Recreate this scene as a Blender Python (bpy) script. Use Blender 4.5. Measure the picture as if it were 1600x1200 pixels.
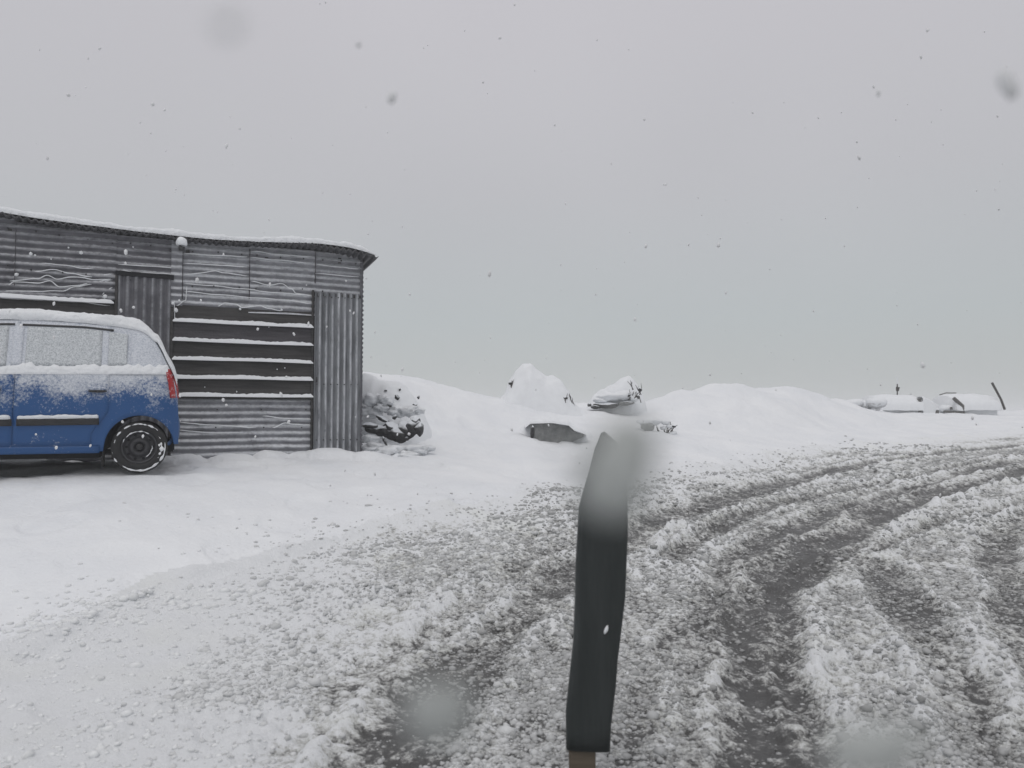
import bpy, bmesh, math, random
import numpy as np
from mathutils import Vector, Matrix, noise as mnoise

random.seed(7)
RNG = np.random.default_rng(11)
R = math.radians
scn = bpy.context.scene
for o in list(bpy.data.objects):
    bpy.data.objects.remove(o)
COL = scn.collection

# ------------------------------------------------------------------ camera
F = 1209.0                       # focal length in pixels of a 1600 px wide picture
CAMZ = 1.30
PITCH = math.atan(50 / F)
cam_data = bpy.data.cameras.new('camera')
cam = bpy.data.objects.new('camera', cam_data)
COL.objects.link(cam)
cam.location = (0, 0, CAMZ)
cam.rotation_euler = (math.pi / 2 + PITCH, 0, 0)
cam_data.sensor_width = 36
cam_data.lens = F / 1600 * 36
cam_data.clip_start = 0.02
cam_data.clip_end = 2000
cam_data.dof.use_dof = True
cam_data.dof.focus_distance = 8.0
cam_data.dof.aperture_fstop = 3.4
scn.camera = cam

# ------------------------------------------------------------------ world: overcast sky
SUN_EL, SUN_AZ = R(62), R(200)
world = bpy.data.worlds.new('World')
scn.world = world
world.use_nodes = True
wn = world.node_tree
wn.nodes.clear()
wo = wn.nodes.new('ShaderNodeOutputWorld')
bg = wn.nodes.new('ShaderNodeBackground')
bg.inputs['Strength'].default_value = 0.1
sky = wn.nodes.new('ShaderNodeTexSky')
sky.sky_type = 'NISHITA'
sky.sun_disc = False
sky.sun_elevation = SUN_EL
sky.sun_rotation = SUN_AZ
sky.air_density = 1.0
sky.dust_density = 4.0
tc = wn.nodes.new('ShaderNodeTexCoord')
sep = wn.nodes.new('ShaderNodeSeparateXYZ')
wn.links.new(tc.outputs['Generated'], sep.inputs[0])
ramp = wn.nodes.new('ShaderNodeValToRGB')       # cloud deck: brighter overhead, as an overcast sky is
cr = ramp.color_ramp
cr.elements[0].position = 0.0
cr.elements[0].color = (.450, .468, .462, 1)
cr.elements[1].position = 1.0
cr.elements[1].color = (.78, .775, .79, 1)
e = cr.elements.new(.12); e.color = (.452, .482, .492, 1)
e = cr.elements.new(.28); e.color = (.490, .490, .510, 1)
e = cr.elements.new(.5); e.color = (.535, .522, .55, 1)
wn.links.new(sep.outputs['Z'], ramp.inputs[0])
nz = wn.nodes.new('ShaderNodeTexNoise')
nz.inputs['Scale'].default_value = 1.6
nz.inputs['Detail'].default_value = 2.0
wn.links.new(tc.outputs['Generated'], nz.inputs['Vector'])
mr = wn.nodes.new('ShaderNodeMapRange')
mr.inputs['To Min'].default_value = 9.6
mr.inputs['To Max'].default_value = 11.5
wn.links.new(nz.outputs['Fac'], mr.inputs['Value'])
vm = wn.nodes.new('ShaderNodeVectorMath'); vm.operation = 'SCALE'
wn.links.new(ramp.outputs['Color'], vm.inputs[0])
wn.links.new(mr.outputs['Result'], vm.inputs['Scale'])
mx = wn.nodes.new('ShaderNodeMix'); mx.data_type = 'RGBA'
mx.inputs['Factor'].default_value = 0.94
wn.links.new(sky.outputs['Color'], mx.inputs[6])
wn.links.new(vm.outputs['Vector'], mx.inputs[7])
wn.links.new(mx.outputs[2], bg.inputs['Color'])
wn.links.new(bg.outputs[0], wo.inputs['Surface'])

sun_data = bpy.data.lights.new('sun', 'SUN')
sun_data.energy = 0.62
sun_data.angle = R(35)
sun_data.color = (1.0, .98, .95)
sun = bpy.data.objects.new('sun', sun_data)
COL.objects.link(sun)
sun.rotation_euler = (R(28), 0, R(-20))
sun.location = (0, -5, 20)

scn.view_settings.view_transform = 'Standard'
scn.view_settings.look = 'None'
scn.view_settings.gamma = 1
scn.view_settings.use_curve_mapping = False
scn.view_settings.exposure = 0.0
scn.render.engine = 'CYCLES'
scn.cycles.volume_step_rate = 5
scn.cycles.volume_bounces = 1

# ------------------------------------------------------------------ geometry helpers
cp, sp = math.cos(PITCH), math.sin(PITCH)

def ray(u, v):
    a = (u - 800) / F
    b = (600 - v) / F
    return Vector((a, cp - b * sp, sp + b * cp))

def at(u, v, Y):
    """the point of the place at distance Y straight ahead that is seen at photo pixel u, v"""
    d = ray(u, v)
    return Vector((0, 0, CAMZ)) + d * (Y / d.y)

def tag(o, label=None, cat=None, group=None, kind=None):
    if label: o['label'] = label
    if cat: o['category'] = cat
    if group: o['group'] = group
    if kind: o['kind'] = kind
    return o

def empty(name, loc, rz=0):
    o = bpy.data.objects.new(name, None)
    o.empty_display_size = .2
    o.location = loc
    o.rotation_euler = (0, 0, rz)
    COL.objects.link(o)
    return o

def obj(name, verts, faces, mat, parent=None, smooth=True, loc=(0, 0, 0)):
    me = bpy.data.meshes.new(name)
    me.from_pydata([tuple(v) for v in verts], [], [tuple(f) for f in faces])
    me.update()
    if smooth:
        me.polygons.foreach_set('use_smooth', [True] * len(me.polygons))
    for m in (mat if isinstance(mat, (list, tuple)) else [mat]):
        me.materials.append(m)
    o = bpy.data.objects.new(name, me)
    o.location = loc
    COL.objects.link(o)
    if parent: o.parent = parent
    return o

class MB:
    """collects vertices and faces of one mesh"""
    def __init__(s):
        s.v, s.f = [], []
    def box(s, x0, x1, y0, y1, z0, z1, M=None):
        b = len(s.v)
        p = [(x, y, z) for z in (z0, z1) for y in (y0, y1) for x in (x0, x1)]
        if M: p = [tuple(M @ Vector(q)) for q in p]
        s.v += p
        s.f += [(b, b + 2, b + 3, b + 1), (b + 4, b + 5, b + 7, b + 6), (b, b + 1, b + 5, b + 4),
                (b + 2, b + 6, b + 7, b + 3), (b, b + 4, b + 6, b + 2), (b + 1, b + 3, b + 7, b + 5)]
        return s
    def grid(s, P, close=False):
        """P: list of rows of points"""
        b = len(s.v); n = len(P[0]); m = len(P)
        for r in P: s.v += [tuple(q) for q in r]
        for i in range(m - 1):
            for j in range(n - 1 + (1 if close else 0)):
                k = (j + 1) % n
                s.f.append((b + i * n + j, b + i * n + k, b + (i + 1) * n + k, b + (i + 1) * n + j))
        return s
    def tube(s, pts, rad, n=6, cap=True):
        pts = [Vector(p) for p in pts]
        rows = []
        for i, p in enumerate(pts):
            d = (pts[min(i + 1, len(pts) - 1)] - pts[max(i - 1, 0)]).normalized()
            a = d.orthogonal().normalized() if i == 0 else (a - a.dot(d) * d).normalized()
            c = d.cross(a)
            r = rad[i] if isinstance(rad, (list, tuple)) else rad
            rows.append([p + (a * math.cos(2 * math.pi * k / n) + c * math.sin(2 * math.pi * k / n)) * r for k in range(n)])
        b = len(s.v)
        s.grid(rows, True)
        if cap:
            s.f.append(tuple(b + k for k in range(n))[::-1])
            s.f.append(tuple(b + (len(pts) - 1) * n + k for k in range(n)))
        return s
    def build(s, name, mat, parent=None, smooth=False):
        o = obj(name, s.v, s.f, mat, parent, smooth)
        return o

def fix_normals(o):
    bm = bmesh.new(); bm.from_mesh(o.data)
    bmesh.ops.recalc_face_normals(bm, faces=bm.faces)
    bm.to_mesh(o.data); bm.free()
    return o

def bevel(o, w=.005, seg=2):
    bm = bmesh.new(); bm.from_mesh(o.data)
    bmesh.ops.recalc_face_normals(bm, faces=bm.faces)
    bmesh.ops.bevel(bm, geom=list(bm.edges), offset=w, segments=seg, affect='EDGES', profile=.5)
    bm.to_mesh(o.data); bm.free()
    return o

def ico(sub):
    bm = bmesh.new()
    bmesh.ops.create_icosphere(bm, subdivisions=sub, radius=1)
    v = [x.co.copy() for x in bm.verts]; f = [tuple(y.index for y in x.verts) for x in bm.faces]
    bm.free()
    return v, f
ICO = {k: ico(k) for k in (1, 2, 3, 4)}

def blob(sx, sy, sz, sub=3, amp=.25, freq=1.2, seed=0, flat=0., cut=None):
    """an uneven lump; flat squashes the facets so that it reads as broken stone"""
    vs, fs = ICO[sub]
    off = Vector((seed * 3.7, seed * 1.3, seed * 5.1))
    out = []
    for v in vs:
        n = mnoise.noise(v * freq + off) + .5 * mnoise.noise(v * freq * 2.3 + off)
        p = v * (1 + amp * n)
        if flat:
            for k in range(5):
                a = Vector((math.sin(seed * 9 + k * 2.1), math.cos(seed * 4 + k * 3.3), math.sin(seed + k * 1.7))).normalized()
                d = p.dot(a)
                if d > flat: p -= a * (d - flat)
        if cut is not None and p.z < cut: p.z = cut + (p.z - cut) * .1
        out.append(Vector((p.x * sx, p.y * sy, p.z * sz)))
    return out, fs

from mathutils.bvhtree import BVHTree
def cast(o, orgn, u, v):
    """the place on a built mesh that is met along a line of sight"""
    t = BVHTree.FromPolygons([q.co for q in o.data.vertices], [tuple(p.vertices) for p in o.data.polygons])
    h = t.ray_cast(Vector((0, 0, CAMZ)) - orgn, ray(u, v).normalized())
    return (h[0] + orgn) if h[0] else None

# numpy noise
def _h(ix, iy, s):
    n = (ix.astype(np.int64) * 374761393 + iy.astype(np.int64) * 668265263 + s * 1442695041) & 0xffffffff
    n = ((n ^ (n >> 13)) * 1274126177) & 0xffffffff
    n = ((n ^ (n >> 16)) * 2246822519) & 0xffffffff
    return ((n ^ (n >> 15)) & 0xffffff) / float(0xffffff)

def vnoise(x, y, s=0):
    ix, iy = np.floor(x), np.floor(y)
    fx, fy = x - ix, y - iy
    fx = fx * fx * fx * (fx * (fx * 6 - 15) + 10); fy = fy * fy * fy * (fy * (fy * 6 - 15) + 10)
    a, b = _h(ix, iy, s), _h(ix + 1, iy, s)
    c, d = _h(ix, iy + 1, s), _h(ix + 1, iy + 1, s)
    return (a + (b - a) * fx) * (1 - fy) + (c + (d - c) * fx) * fy - .5

def fbm(x, y, s=0, o=4, g=.5):
    r = 0; a = 1
    for k in range(o):
        r = r + a * vnoise(x * 2 ** k + 17.3 * k, y * 2 ** k - 9.1 * k, s + k); a *= g
    return r

def clumps(x, y, cell, s):
    """height of rounded lumps strewn one per cell"""
    x = x / cell; y = y / cell
    ix, iy = np.floor(x), np.floor(y)
    best = np.zeros_like(x)
    for dx in (-1, 0, 1):
        for dy in (-1, 0, 1):
            cx, cy = ix + dx, iy + dy
            px = cx + _h(cx, cy, s); py = cy + _h(cx, cy, s + 5)
            rr = .35 + .5 * _h(cx, cy, s + 9)
            d2 = ((x - px) ** 2 + (y - py) ** 2) / rr ** 2
            hgt = np.sqrt(np.clip(1 - d2, 0, 1)) * rr * (.4 + .6 * _h(cx, cy, s + 13))
            best = np.maximum(best, hgt)
    return best

def sstep(a, b, x):
    t = np.clip((x - a) / (b - a), 0, 1)
    return t * t * (3 - 2 * t)

# ------------------------------------------------------------------ the lie of the land
# ground heights surveyed at (pixel u, pixel v or None, distance, height or None)
CTRL = []
def cg(u, Y, v=None, z=None):
    if z is None:
        p = at(u, v, Y)
    else:
        p = at(u, 650, Y); p.z = z
    CTRL.append((math.atan2(p.x, p.y), math.log(math.hypot(p.x, p.y)), p.z))
for u in (-300, 0, 300, 600, 900, 1200, 1500, 1900):
    cg(u, 1.6, z=0.0); cg(u, 2.6, z=0.0)
for u, zz in ((-300, .1), (0, .08), (300, .03), (600, 0), (900, 0), (1200, 0), (1500, 0), (1900, .02)): cg(u, 3.6, z=zz)
for u, zz in ((-300, .36), (0, .30), (300, .2), (500, .12), (700, .08), (900, .07), (1200, .06), (1500, .06), (1900, .08)): cg(u, 5, z=zz)
for u, zz in ((-300, .76), (0, .70), (200, .62), (400, .47), (565, .36), (700, .30), (900, .22), (1200, .16), (1500, .15), (1900, .15)): cg(u, 6.6, z=zz)
for u in (-300, 0, 200): cg(u, 7.4, z=.765)
cg(400, 7.8, z=.68); cg(400, 8.8, z=.77); cg(565, 8, z=.60); cg(565, 9.4, z=.74); cg(300, 9.5, z=.80)
for u in (-300, 0, 300): cg(u, 8.7, z=.79); cg(u, 11, z=.95); cg(u, 14, z=1.2); cg(u, 19, z=1.9); cg(u, 26, z=2.2); cg(u, 45, z=.9)
cg(565, 10.2, v=705); cg(600, 11.2, v=698); cg(650, 11.8, v=688); cg(600, 13.6, v=608); cg(570, 15.6, v=584); cg(640, 15.6, v=594); cg(570, 19, v=596); cg(640, 20, v=606)
cg(500, 15, v=584); cg(600, 26, v=625); cg(600, 45, z=.6)
cg(700, 7.4, v=790); cg(700, 10, v=722); cg(700, 13.5, v=660); cg(700, 17, v=604); cg(700, 21, v=618); cg(700, 30, v=655)
cg(780, 14, v=666); cg(780, 18, v=626); cg(780, 23, v=634); cg(780, 32, v=665)
cg(900, 8.8, v=765); cg(870, 12, v=712); cg(870, 14.2, v=678); cg(870, 18, v=634); cg(900, 22, v=632); cg(900, 28, v=645); cg(900, 40, z=.9)
cg(1040, 10.3, v=742); cg(1030, 14, v=682); cg(1020, 18, v=648); cg(1020, 22, v=634); cg(1020, 28, v=645)
cg(1120, 12, v=724); cg(1120, 15.5, v=680); cg(1120, 18.5, v=626); cg(1120, 20.5, v=610); cg(1120, 25, v=628)
cg(1200, 13.5, v=712); cg(1200, 17, v=672); cg(1200, 19.5, v=624); cg(1200, 21.5, v=610); cg(1200, 26, v=630)
cg(1300, 16, v=698); cg(1290, 20, v=664); cg(1280, 23.5, v=622); cg(1290, 27, v=628); cg(1290, 34, v=650)
cg(1400, 18, v=688); cg(1400, 24, v=662); cg(1400, 31, v=646); cg(1400, 37, v=645); cg(1400, 48, z=1.1)
cg(1500, 21, v=680); cg(1500, 28, v=658); cg(1500, 38, v=649); cg(1500, 46, v=648); cg(1500, 60, z=1.0)
cg(1600, 24, v=672); cg(1600, 32, v=652); cg(1600, 42, v=643); cg(1600, 55, v=648)
cg(1800, 28, v=665); cg(1800, 42, v=640); cg(1800, 60, z=1.2)
for u, zz in ((900, .38), (1200, .33), (1500, .33), (1900, .33)): cg(u, 9.5, z=zz)
for u, zz in ((1200, .48), (1500, .50), (1900, .52)): cg(u, 13, z=zz)
for u, zz in ((1500, .64), (1900, .7)): cg(u, 17.5, z=zz)
for u in (-300, 300, 900, 1500, 1900): cg(u, 90, z=-1.5)
CT = np.array(CTRL)
KTH = 1.6
def _phi(d2):
    return np.where(d2 > 1e-12, d2 * np.log(d2 + 1e-12), 0)
_px, _py = CT[:, 0] * KTH, CT[:, 1]
_n = len(CT)
_A = _phi((_px[:, None] - _px[None]) ** 2 + (_py[:, None] - _py[None]) ** 2) + np.eye(_n) * .0015
_Pm = np.stack([np.ones(_n), _px, _py], 1)
_M = np.block([[_A, _Pm], [_Pm.T, np.zeros((3, 3))]])
_w = np.linalg.solve(_M, np.concatenate([CT[:, 2], np.zeros(3)]))
TH0, TH1 = R(-42), R(42)

def base_polar(th, lr):
    th = np.asarray(th, float); lr = np.asarray(lr, float)
    tc_ = np.clip(th, TH0, TH1) * KTH
    lc = np.clip(lr, math.log(1.7), math.log(90))
    out = np.zeros_like(tc_)
    for i in range(_n):
        out = out + _w[i] * _phi((tc_ - _px[i]) ** 2 + (lc - _py[i]) ** 2)
    out = out + _w[_n] + _w[_n + 1] * tc_ + _w[_n + 2] * lc
    far = sstep(math.log(60), math.log(110), lr)
    out = out * (1 - far) - 1.5 * far
    # behind and beside the camera the ground flattens out
    back = sstep(R(48), R(110), np.abs(th))
    flat = .9 * sstep(math.log(5), math.log(12), lr) * (1 - sstep(math.log(25), math.log(90), lr)) - 1.5 * far
    flat2 = np.where(th > 0, .35, 1) * flat
    w_ = sstep(R(110), R(180), np.abs(th))
    flat2 = flat2 * (1 - w_) + .6 * flat * w_
    return out * (1 - back) + flat2 * back

HUMPS = []
for (u, Y, amp, sx, sy) in [(1315, 25.0, .14, .8, 1.2), (1175, 19.0, -.06, .2, .5), (1260, 20.5, .05, .3, .5), (1062, 19.0, .26, .5, 1.0), (1020, 19.0, .12, .5, 1.0), (1245, 22.5, .20, .8, 1.2), (1110, 19.8, .16, .55, 1.0), (1150, 20.3, .12, .55, 1.0), (1200, 21, -.08, .3, .9), (1290, 22.5, .10, .35, .8)]:
    p = at(u, 640, Y); HUMPS.append((p.x, p.y, amp, sx, sy))
_bp = base_polar
def base_polar(th, lr):
    z = _bp(th, lr); r_ = np.exp(lr); x = r_ * np.sin(th); y = r_ * np.cos(th)
    for hx, hy, am, sx, sy in HUMPS:
        z = z + am * np.exp(-((x - hx) / sx) ** 2 - ((y - hy) / sy) ** 2)
    return z

def base(x, y):
    return base_polar(np.arctan2(x, y), np.log(np.hypot(x, y) + 1e-6))

def gz(x, y):
    return float(base(np.array([x]), np.array([y]))[0])

def hit(u, v):
    """where the ground is met by the line of sight through a photo pixel"""
    d = ray(u, v)
    Ys = np.exp(np.linspace(math.log(1.7), math.log(60), 500))
    X, Z = d.x / d.y * Ys, CAMZ + d.z / d.y * Ys
    G = base(X, Ys)
    k = np.argmax(Z < G)
    if k == 0: k = len(Ys) - 1
    return (X[k], Ys[k])

# ------------------------------------------------------------------ slush: edge of the road and wheel ruts
EDGE = [(-45, 1060), (0, 1015), (80, 985), (200, 925), (330, 892), (450, 868), (560, 825), (640, 805), (700, 786), (800, 772), (900, 764),
        (1000, 752), (1100, 730), (1200, 712), (1300, 699), (1400, 690), (1500, 681), (1600, 672)]
eth, er = [], []
for (u, v) in EDGE:
    x, y = hit(u, v)
    eth.append(math.atan2(x, y)); er.append(math.hypot(x, y))
eth = [R(-180), R(-120), R(-60), R(-42)] + eth + [R(45), R(60), R(90), R(150), R(180)]
er = [5, 3, 2.4, 3.0] + er + [27, 24, 14, 7, 5]
eth = np.array(eth); er = np.array(er)

# (pixels, width, depth, dirt)
TRACKS = [
    ([(1235, 1290), (1215, 1200), (1205, 1080), (1192, 985), (1215, 920), (1320, 842), (1440, 784), (1600, 738), (1760, 712)], .20, .06, 1.0),
    ([(1150, 1290), (1140, 1150), (1130, 1020), (1140, 920), (1200, 860), (1300, 812), (1440, 765), (1600, 722), (1760, 700)], .19, .04, .75),
    ([(560, 1290), (640, 1150), (745, 1030), (865, 925), (985, 845), (1110, 790), (1290, 742), (1450, 713), (1600, 696)], .19, .05, .8),
    ([(480, 1290), (560, 1120), (690, 1010), (820, 905), (960, 825), (1100, 772), (1290, 728), (1450, 702), (1600, 685)], .22, .02, .38),
    ([(1045, 880), (1150, 812), (1290, 775), (1440, 744), (1600, 712)], .12, .045, .6),
    ([(1250, 925), (1340, 868), (1470, 822), (1600, 792), (1740, 770)], .11, .05, .6),
    ([(1360, 880), (1410, 940), (1475, 1040), (1560, 1150), (1660, 1290)], .17, .045, .55),
    ([(1680, 1160), (1615, 1020), (1575, 930), (1560, 850), (1620, 800), (1760, 770)], .14, .04, .6),
    ([(60, 1018), (180, 960), (300, 912), (450, 872), (540, 850), (640, 830)], .07, .032, .10),
    ([(1060, 752), (1230, 722), (1400, 702), (1600, 684)], .2, .02, .45),
    ([(1000, 1290), (1010, 1150), (1060, 1000), (1120, 930)], .12, .02, .35),
    ([(620, 838), (760, 812), (880, 796)], .22, .02, .3),
]
def tracks_field(x, y):
    """lowering, ridge and dirt at each point"""
    low = np.zeros_like(x); ridge = np.zeros_like(x); dirt = np.zeros_like(x)
    wx = x + .05 * fbm(x * 2.2, y * 2.2, 31, 3); wy = y + .05 * fbm(x * 2.2, y * 2.2, 47, 3)
    for pix, wd, dp, dr in TRACKS:
        P = [hit(*q) if q[1] <= 1230 else None for q in pix]
        P2 = []
        for q, p in zip(pix, P):
            if p is None:
                d = ray(*q); t = -CAMZ / d.z
                p = (d.x * t, d.y * t)
            P2.append(p)
        P = np.array(P2)
        # smooth curve through the points
        t = np.arange(len(P)); tt = np.linspace(0, len(P) - 1, (len(P) - 1) * 5 + 1)
        S = []
        for q in tt:
            i = min(int(q), len(P) - 2); f = q - i
            p0, p1, p2, p3 = P[max(i - 1, 0)], P[i], P[i + 1], P[min(i + 2, len(P) - 1)]
            S.append(.5 * ((2 * p1) + (-p0 + p2) * f + (2 * p0 - 5 * p1 + 4 * p2 - p3) * f * f + (-p0 + 3 * p1 - 3 * p2 + p3) * f ** 3))
        S = np.array(S)
        m = (x > S[:, 0].min() - 1.2) & (x < S[:, 0].max() + 1.2) & (y > S[:, 1].min() - 1.2) & (y < S[:, 1].max() + 1.2)
        xx, yy = wx[m], wy[m]
        best = np.full(xx.shape, 1e9)
        for a, b in zip(S[:-1], S[1:]):
            ab = b - a; L = ab @ ab + 1e-9
            q = np.clip(((xx - a[0]) * ab[0] + (yy - a[1]) * ab[1]) / L, 0, 1)
            best = np.minimum(best, (xx - a[0] - q * ab[0]) ** 2 + (yy - a[1] - q * ab[1]) ** 2)
        d = np.sqrt(best)
        wv = wd * (1 + .5 * fbm(xx * 1.3, yy * 1.3, 77, 3))
        low[m] = np.maximum(low[m], dp * np.exp(-(d / wv) ** 4))
        ridge[m] = np.maximum(ridge[m], dp * .7 * np.exp(-((d - wv * 1.45) / (wv * .35)) ** 2))
        dirt[m] = np.maximum(dirt[m], dr * np.exp(-(d / (wv * 1.05)) ** 3))
    return low, ridge, dirt

# ------------------------------------------------------------------ materials
def nt(name):
    m = bpy.data.materials.new(name)
    m.use_nodes = True
    n = m.node_tree.nodes; l = m.node_tree.links
    return m, n, l, n['Principled BSDF']

def add_bump(n, l, b, scale, strength, dist, coord='Object', detail=6):
    t = n.new('ShaderNodeTexCoord'); z = n.new('ShaderNodeTexNoise')
    z.inputs['Scale'].default_value = scale; z.inputs['Detail'].default_value = detail
    l.new(t.outputs[coord], z.inputs['Vector'])
    bp = n.new('ShaderNodeBump')
    bp.inputs['Strength'].default_value = strength; bp.inputs['Distance'].default_value = dist
    l.new(z.outputs['Fac'], bp.inputs['Height']); l.new(bp.outputs[0], b.inputs['Normal'])
    return bp

def noise_mix(n, l, scale, c0, c1, lo=.4, hi=.6, detail=5, vec=None, stretch=None, rough=.55):
    t = n.new('ShaderNodeTexCoord'); z = n.new('ShaderNodeTexNoise')
    z.inputs['Scale'].default_value = scale; z.inputs['Detail'].default_value = detail
    z.inputs['Roughness'].default_value = rough
    src = t.outputs['Object']
    if stretch:
        mp = n.new('ShaderNodeMapping'); mp.inputs['Scale'].default_value = stretch
        l.new(src, mp.inputs[0]); src = mp.outputs[0]
    l.new(src, z.inputs['Vector'])
    r = n.new('ShaderNodeMapRange'); r.inputs['From Min'].default_value = lo; r.inputs['From Max'].default_value = hi
    l.new(z.outputs['Fac'], r.inputs['Value'])
    m = n.new('ShaderNodeMix'); m.data_type = 'RGBA'
    m.inputs[6].default_value = (*c0, 1); m.inputs[7].default_value = (*c1, 1)
    l.new(r.outputs[0], m.inputs['Factor'])
    return m.outputs[2], r.outputs[0]

def snow_mat(name='snow', col=(.80, .82, .84), bs=(45, .5, .01)):
    m, n, l, b = nt(name)
    c, _ = noise_mix(n, l, 6, tuple(k * .93 for k in col), col, .3, .7)
    l.new(c, b.inputs['Base Color'])
    b.inputs['Roughness'].default_value = .75
    b.inputs['Specular IOR Level'].default_value = .25
    b.inputs['Sheen Weight'].default_value = .1
    add_bump(n, l, b, *bs)
    return m

def snow_over(n, l, b, basecol, lo, hi, nscale=40, namp=.5, snow=(.76, .79, .82), axis='Z', rough=(.5, .8), hz=None):
    """snow that has settled on the faces turned upwards"""
    g = n.new('ShaderNodeNewGeometry'); s = n.new('ShaderNodeSeparateXYZ')
    l.new(g.outputs['Normal'], s.inputs[0])
    z = n.new('ShaderNodeTexNoise'); z.inputs['Scale'].default_value = nscale; z.inputs['Detail'].default_value = 4
    t = n.new('ShaderNodeTexCoord'); l.new(t.outputs['Object'], z.inputs['Vector'])
    a = n.new('ShaderNodeMath'); a.operation = 'MULTIPLY_ADD'
    l.new(z.outputs['Fac'], a.inputs[0]); a.inputs[1].default_value = namp
    l.new(s.outputs['Z'], a.inputs[2])
    r = n.new('ShaderNodeMapRange'); r.inputs['From Min'].default_value = lo; r.inputs['From Max'].default_value = hi
    l.new(a.outputs[0], r.inputs['Value'])
    m = n.new('ShaderNodeMix'); m.data_type = 'RGBA'
    if isinstance(basecol, tuple): m.inputs[6].default_value = (*basecol, 1)
    else: l.new(basecol, m.inputs[6])
    m.inputs[7].default_value = (*snow, 1)
    l.new(r.outputs[0], m.inputs['Factor'])
    l.new(m.outputs[2], b.inputs['Base Color'])
    return m, r

M = {}
M['snow'] = snow_mat()
M['snow_lump'] = snow_mat('lumpy_snow', bs=(22, .8, .03))

# clean snow on the ground
def ground_mat():
    m, n, l, b = nt('ground_snow')
    c, _ = noise_mix(n, l, 1.1, (.74, .76, .785), (.80, .815, .83), .35, .65, 6)
    at_ = n.new('ShaderNodeAttribute'); at_.attribute_name = 'dirt'
    t = n.new('ShaderNodeTexCoord')
    z = n.new('ShaderNodeTexNoise'); z.inputs['Scale'].default_value = 38; z.inputs['Detail'].default_value = 5
    l.new(t.outputs['Object'], z.inputs['Vector'])
    a = n.new('ShaderNodeMath'); a.operation = 'ADD'
    l.new(at_.outputs['Fac'], a.inputs[0]); l.new(z.outputs['Fac'], a.inputs[1])
    r = n.new('ShaderNodeMapRange'); r.inputs['From Min'].default_value = .72; r.inputs['From Max'].default_value = 1.35
    l.new(a.outputs[0], r.inputs['Value'])
    mm = n.new('ShaderNodeMix'); mm.data_type = 'RGBA'
    l.new(c, mm.inputs[6]); mm.inputs[7].default_value = (.33, .33, .32, 1)
    l.new(r.outputs[0], mm.inputs['Factor']); l.new(mm.outputs[2], b.inputs['Base Color'])
    b.inputs['Roughness'].default_value = .7
    b.inputs['Specular IOR Level'].default_value = .25
    add_bump(n, l, b, 24, .5, .02, detail=8)
    return m

# churned slush on the road: thick lumps are white, thin places let the wet road show
def slush_mat():
    m, n, l, b = nt('road_slush')
    dirt = n.new('ShaderNodeAttribute'); dirt.attribute_name = 'dirt'
    thick = n.new('ShaderNodeAttribute'); thick.attribute_name = 'thick'
    t = n.new('ShaderNodeTexCoord')
    z = n.new('ShaderNodeTexNoise'); z.inputs['Scale'].default_value = 34; z.inputs['Detail'].default_value = 9; z.inputs['Roughness'].default_value = .72
    l.new(t.outputs['Object'], z.inputs['Vector'])
    z2 = n.new('ShaderNodeTexNoise'); z2.inputs['Scale'].default_value = 120; z2.inputs['Detail'].default_value = 3
    l.new(t.outputs['Object'], z2.inputs['Vector'])
    # cover = thick*.9 + noise - dirt
    def ma(op, x, y, c=None):
        k = n.new('ShaderNodeMath'); k.operation = op
        for i, q in enumerate((x, y, c)):
            if q is None: continue
            if isinstance(q, (int, float)): k.inputs[i].default_value = q
            else: l.new(q, k.inputs[i])
        return k.outputs[0]
    c0 = ma('MULTIPLY_ADD', thick.outputs['Fac'], 1.15, ma('MULTIPLY_ADD', z.outputs['Fac'], 3.4, -1.7))
    c1 = ma('ADD', c0, ma('MULTIPLY_ADD', z2.outputs['Fac'], .9, -.45))
    cov = ma('SUBTRACT', c1, ma('MULTIPLY', dirt.outputs['Fac'], .80))
    rp = n.new('ShaderNodeValToRGB')
    e = rp.color_ramp.elements
    e[0].position = 0; e[0].color = (.085, .085, .084, 1)
    e[1].position = 1; e[1].color = (.80, .818, .835, 1)
    for p, c in ((.18, (.14, .14, .138)), (.38, (.34, .342, .335)), (.62, (.58, .59, .575))):
        q = e.new(p); q.color = (*c, 1)
    r = n.new('ShaderNodeMapRange'); r.inputs['From Min'].default_value = -.62; r.inputs['From Max'].default_value = .62
    l.new(cov, r.inputs['Value']); l.new(r.outputs[0], rp.inputs[0])
    # a faint yellow-green tint where mud has been thrown up
    z3 = n.new('ShaderNodeTexNoise'); z3.inputs['Scale'].default_value = 1.7; z3.inputs['Detail'].default_value = 3
    l.new(t.outputs['Object'], z3.inputs['Vector'])
    tr = n.new('ShaderNodeMapRange'); tr.inputs['From Min'].default_value = .52; tr.inputs['From Max'].default_value = .72; tr.inputs['To Max'].default_value = .2
    l.new(z3.outputs['Fac'], tr.inputs['Value'])
    mm = n.new('ShaderNodeMix'); mm.data_type = 'RGBA'; mm.blend_type = 'MULTIPLY'
    l.new(tr.outputs[0], mm.inputs['Factor']); l.new(rp.outputs[0], mm.inputs[6]); mm.inputs[7].default_value = (.93, .93, .80, 1)
    l.new(mm.outputs[2], b.inputs['Base Color'])
    rr = n.new('ShaderNodeMapRange'); rr.inputs['To Min'].default_value = .38; rr.inputs['To Max'].default_value = .75
    l.new(r.outputs[0], rr.inputs['Value']); l.new(rr.outputs[0], b.inputs['Roughness'])
    b.inputs['Specular IOR Level'].default_value = .35
    bp = n.new('ShaderNodeBump'); bp.inputs['Strength'].default_value = .8; bp.inputs['Distance'].default_value = .006
    l.new(c1, bp.inputs['Height']); l.new(bp.outputs[0], b.inputs['Normal'])
    return m

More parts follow.
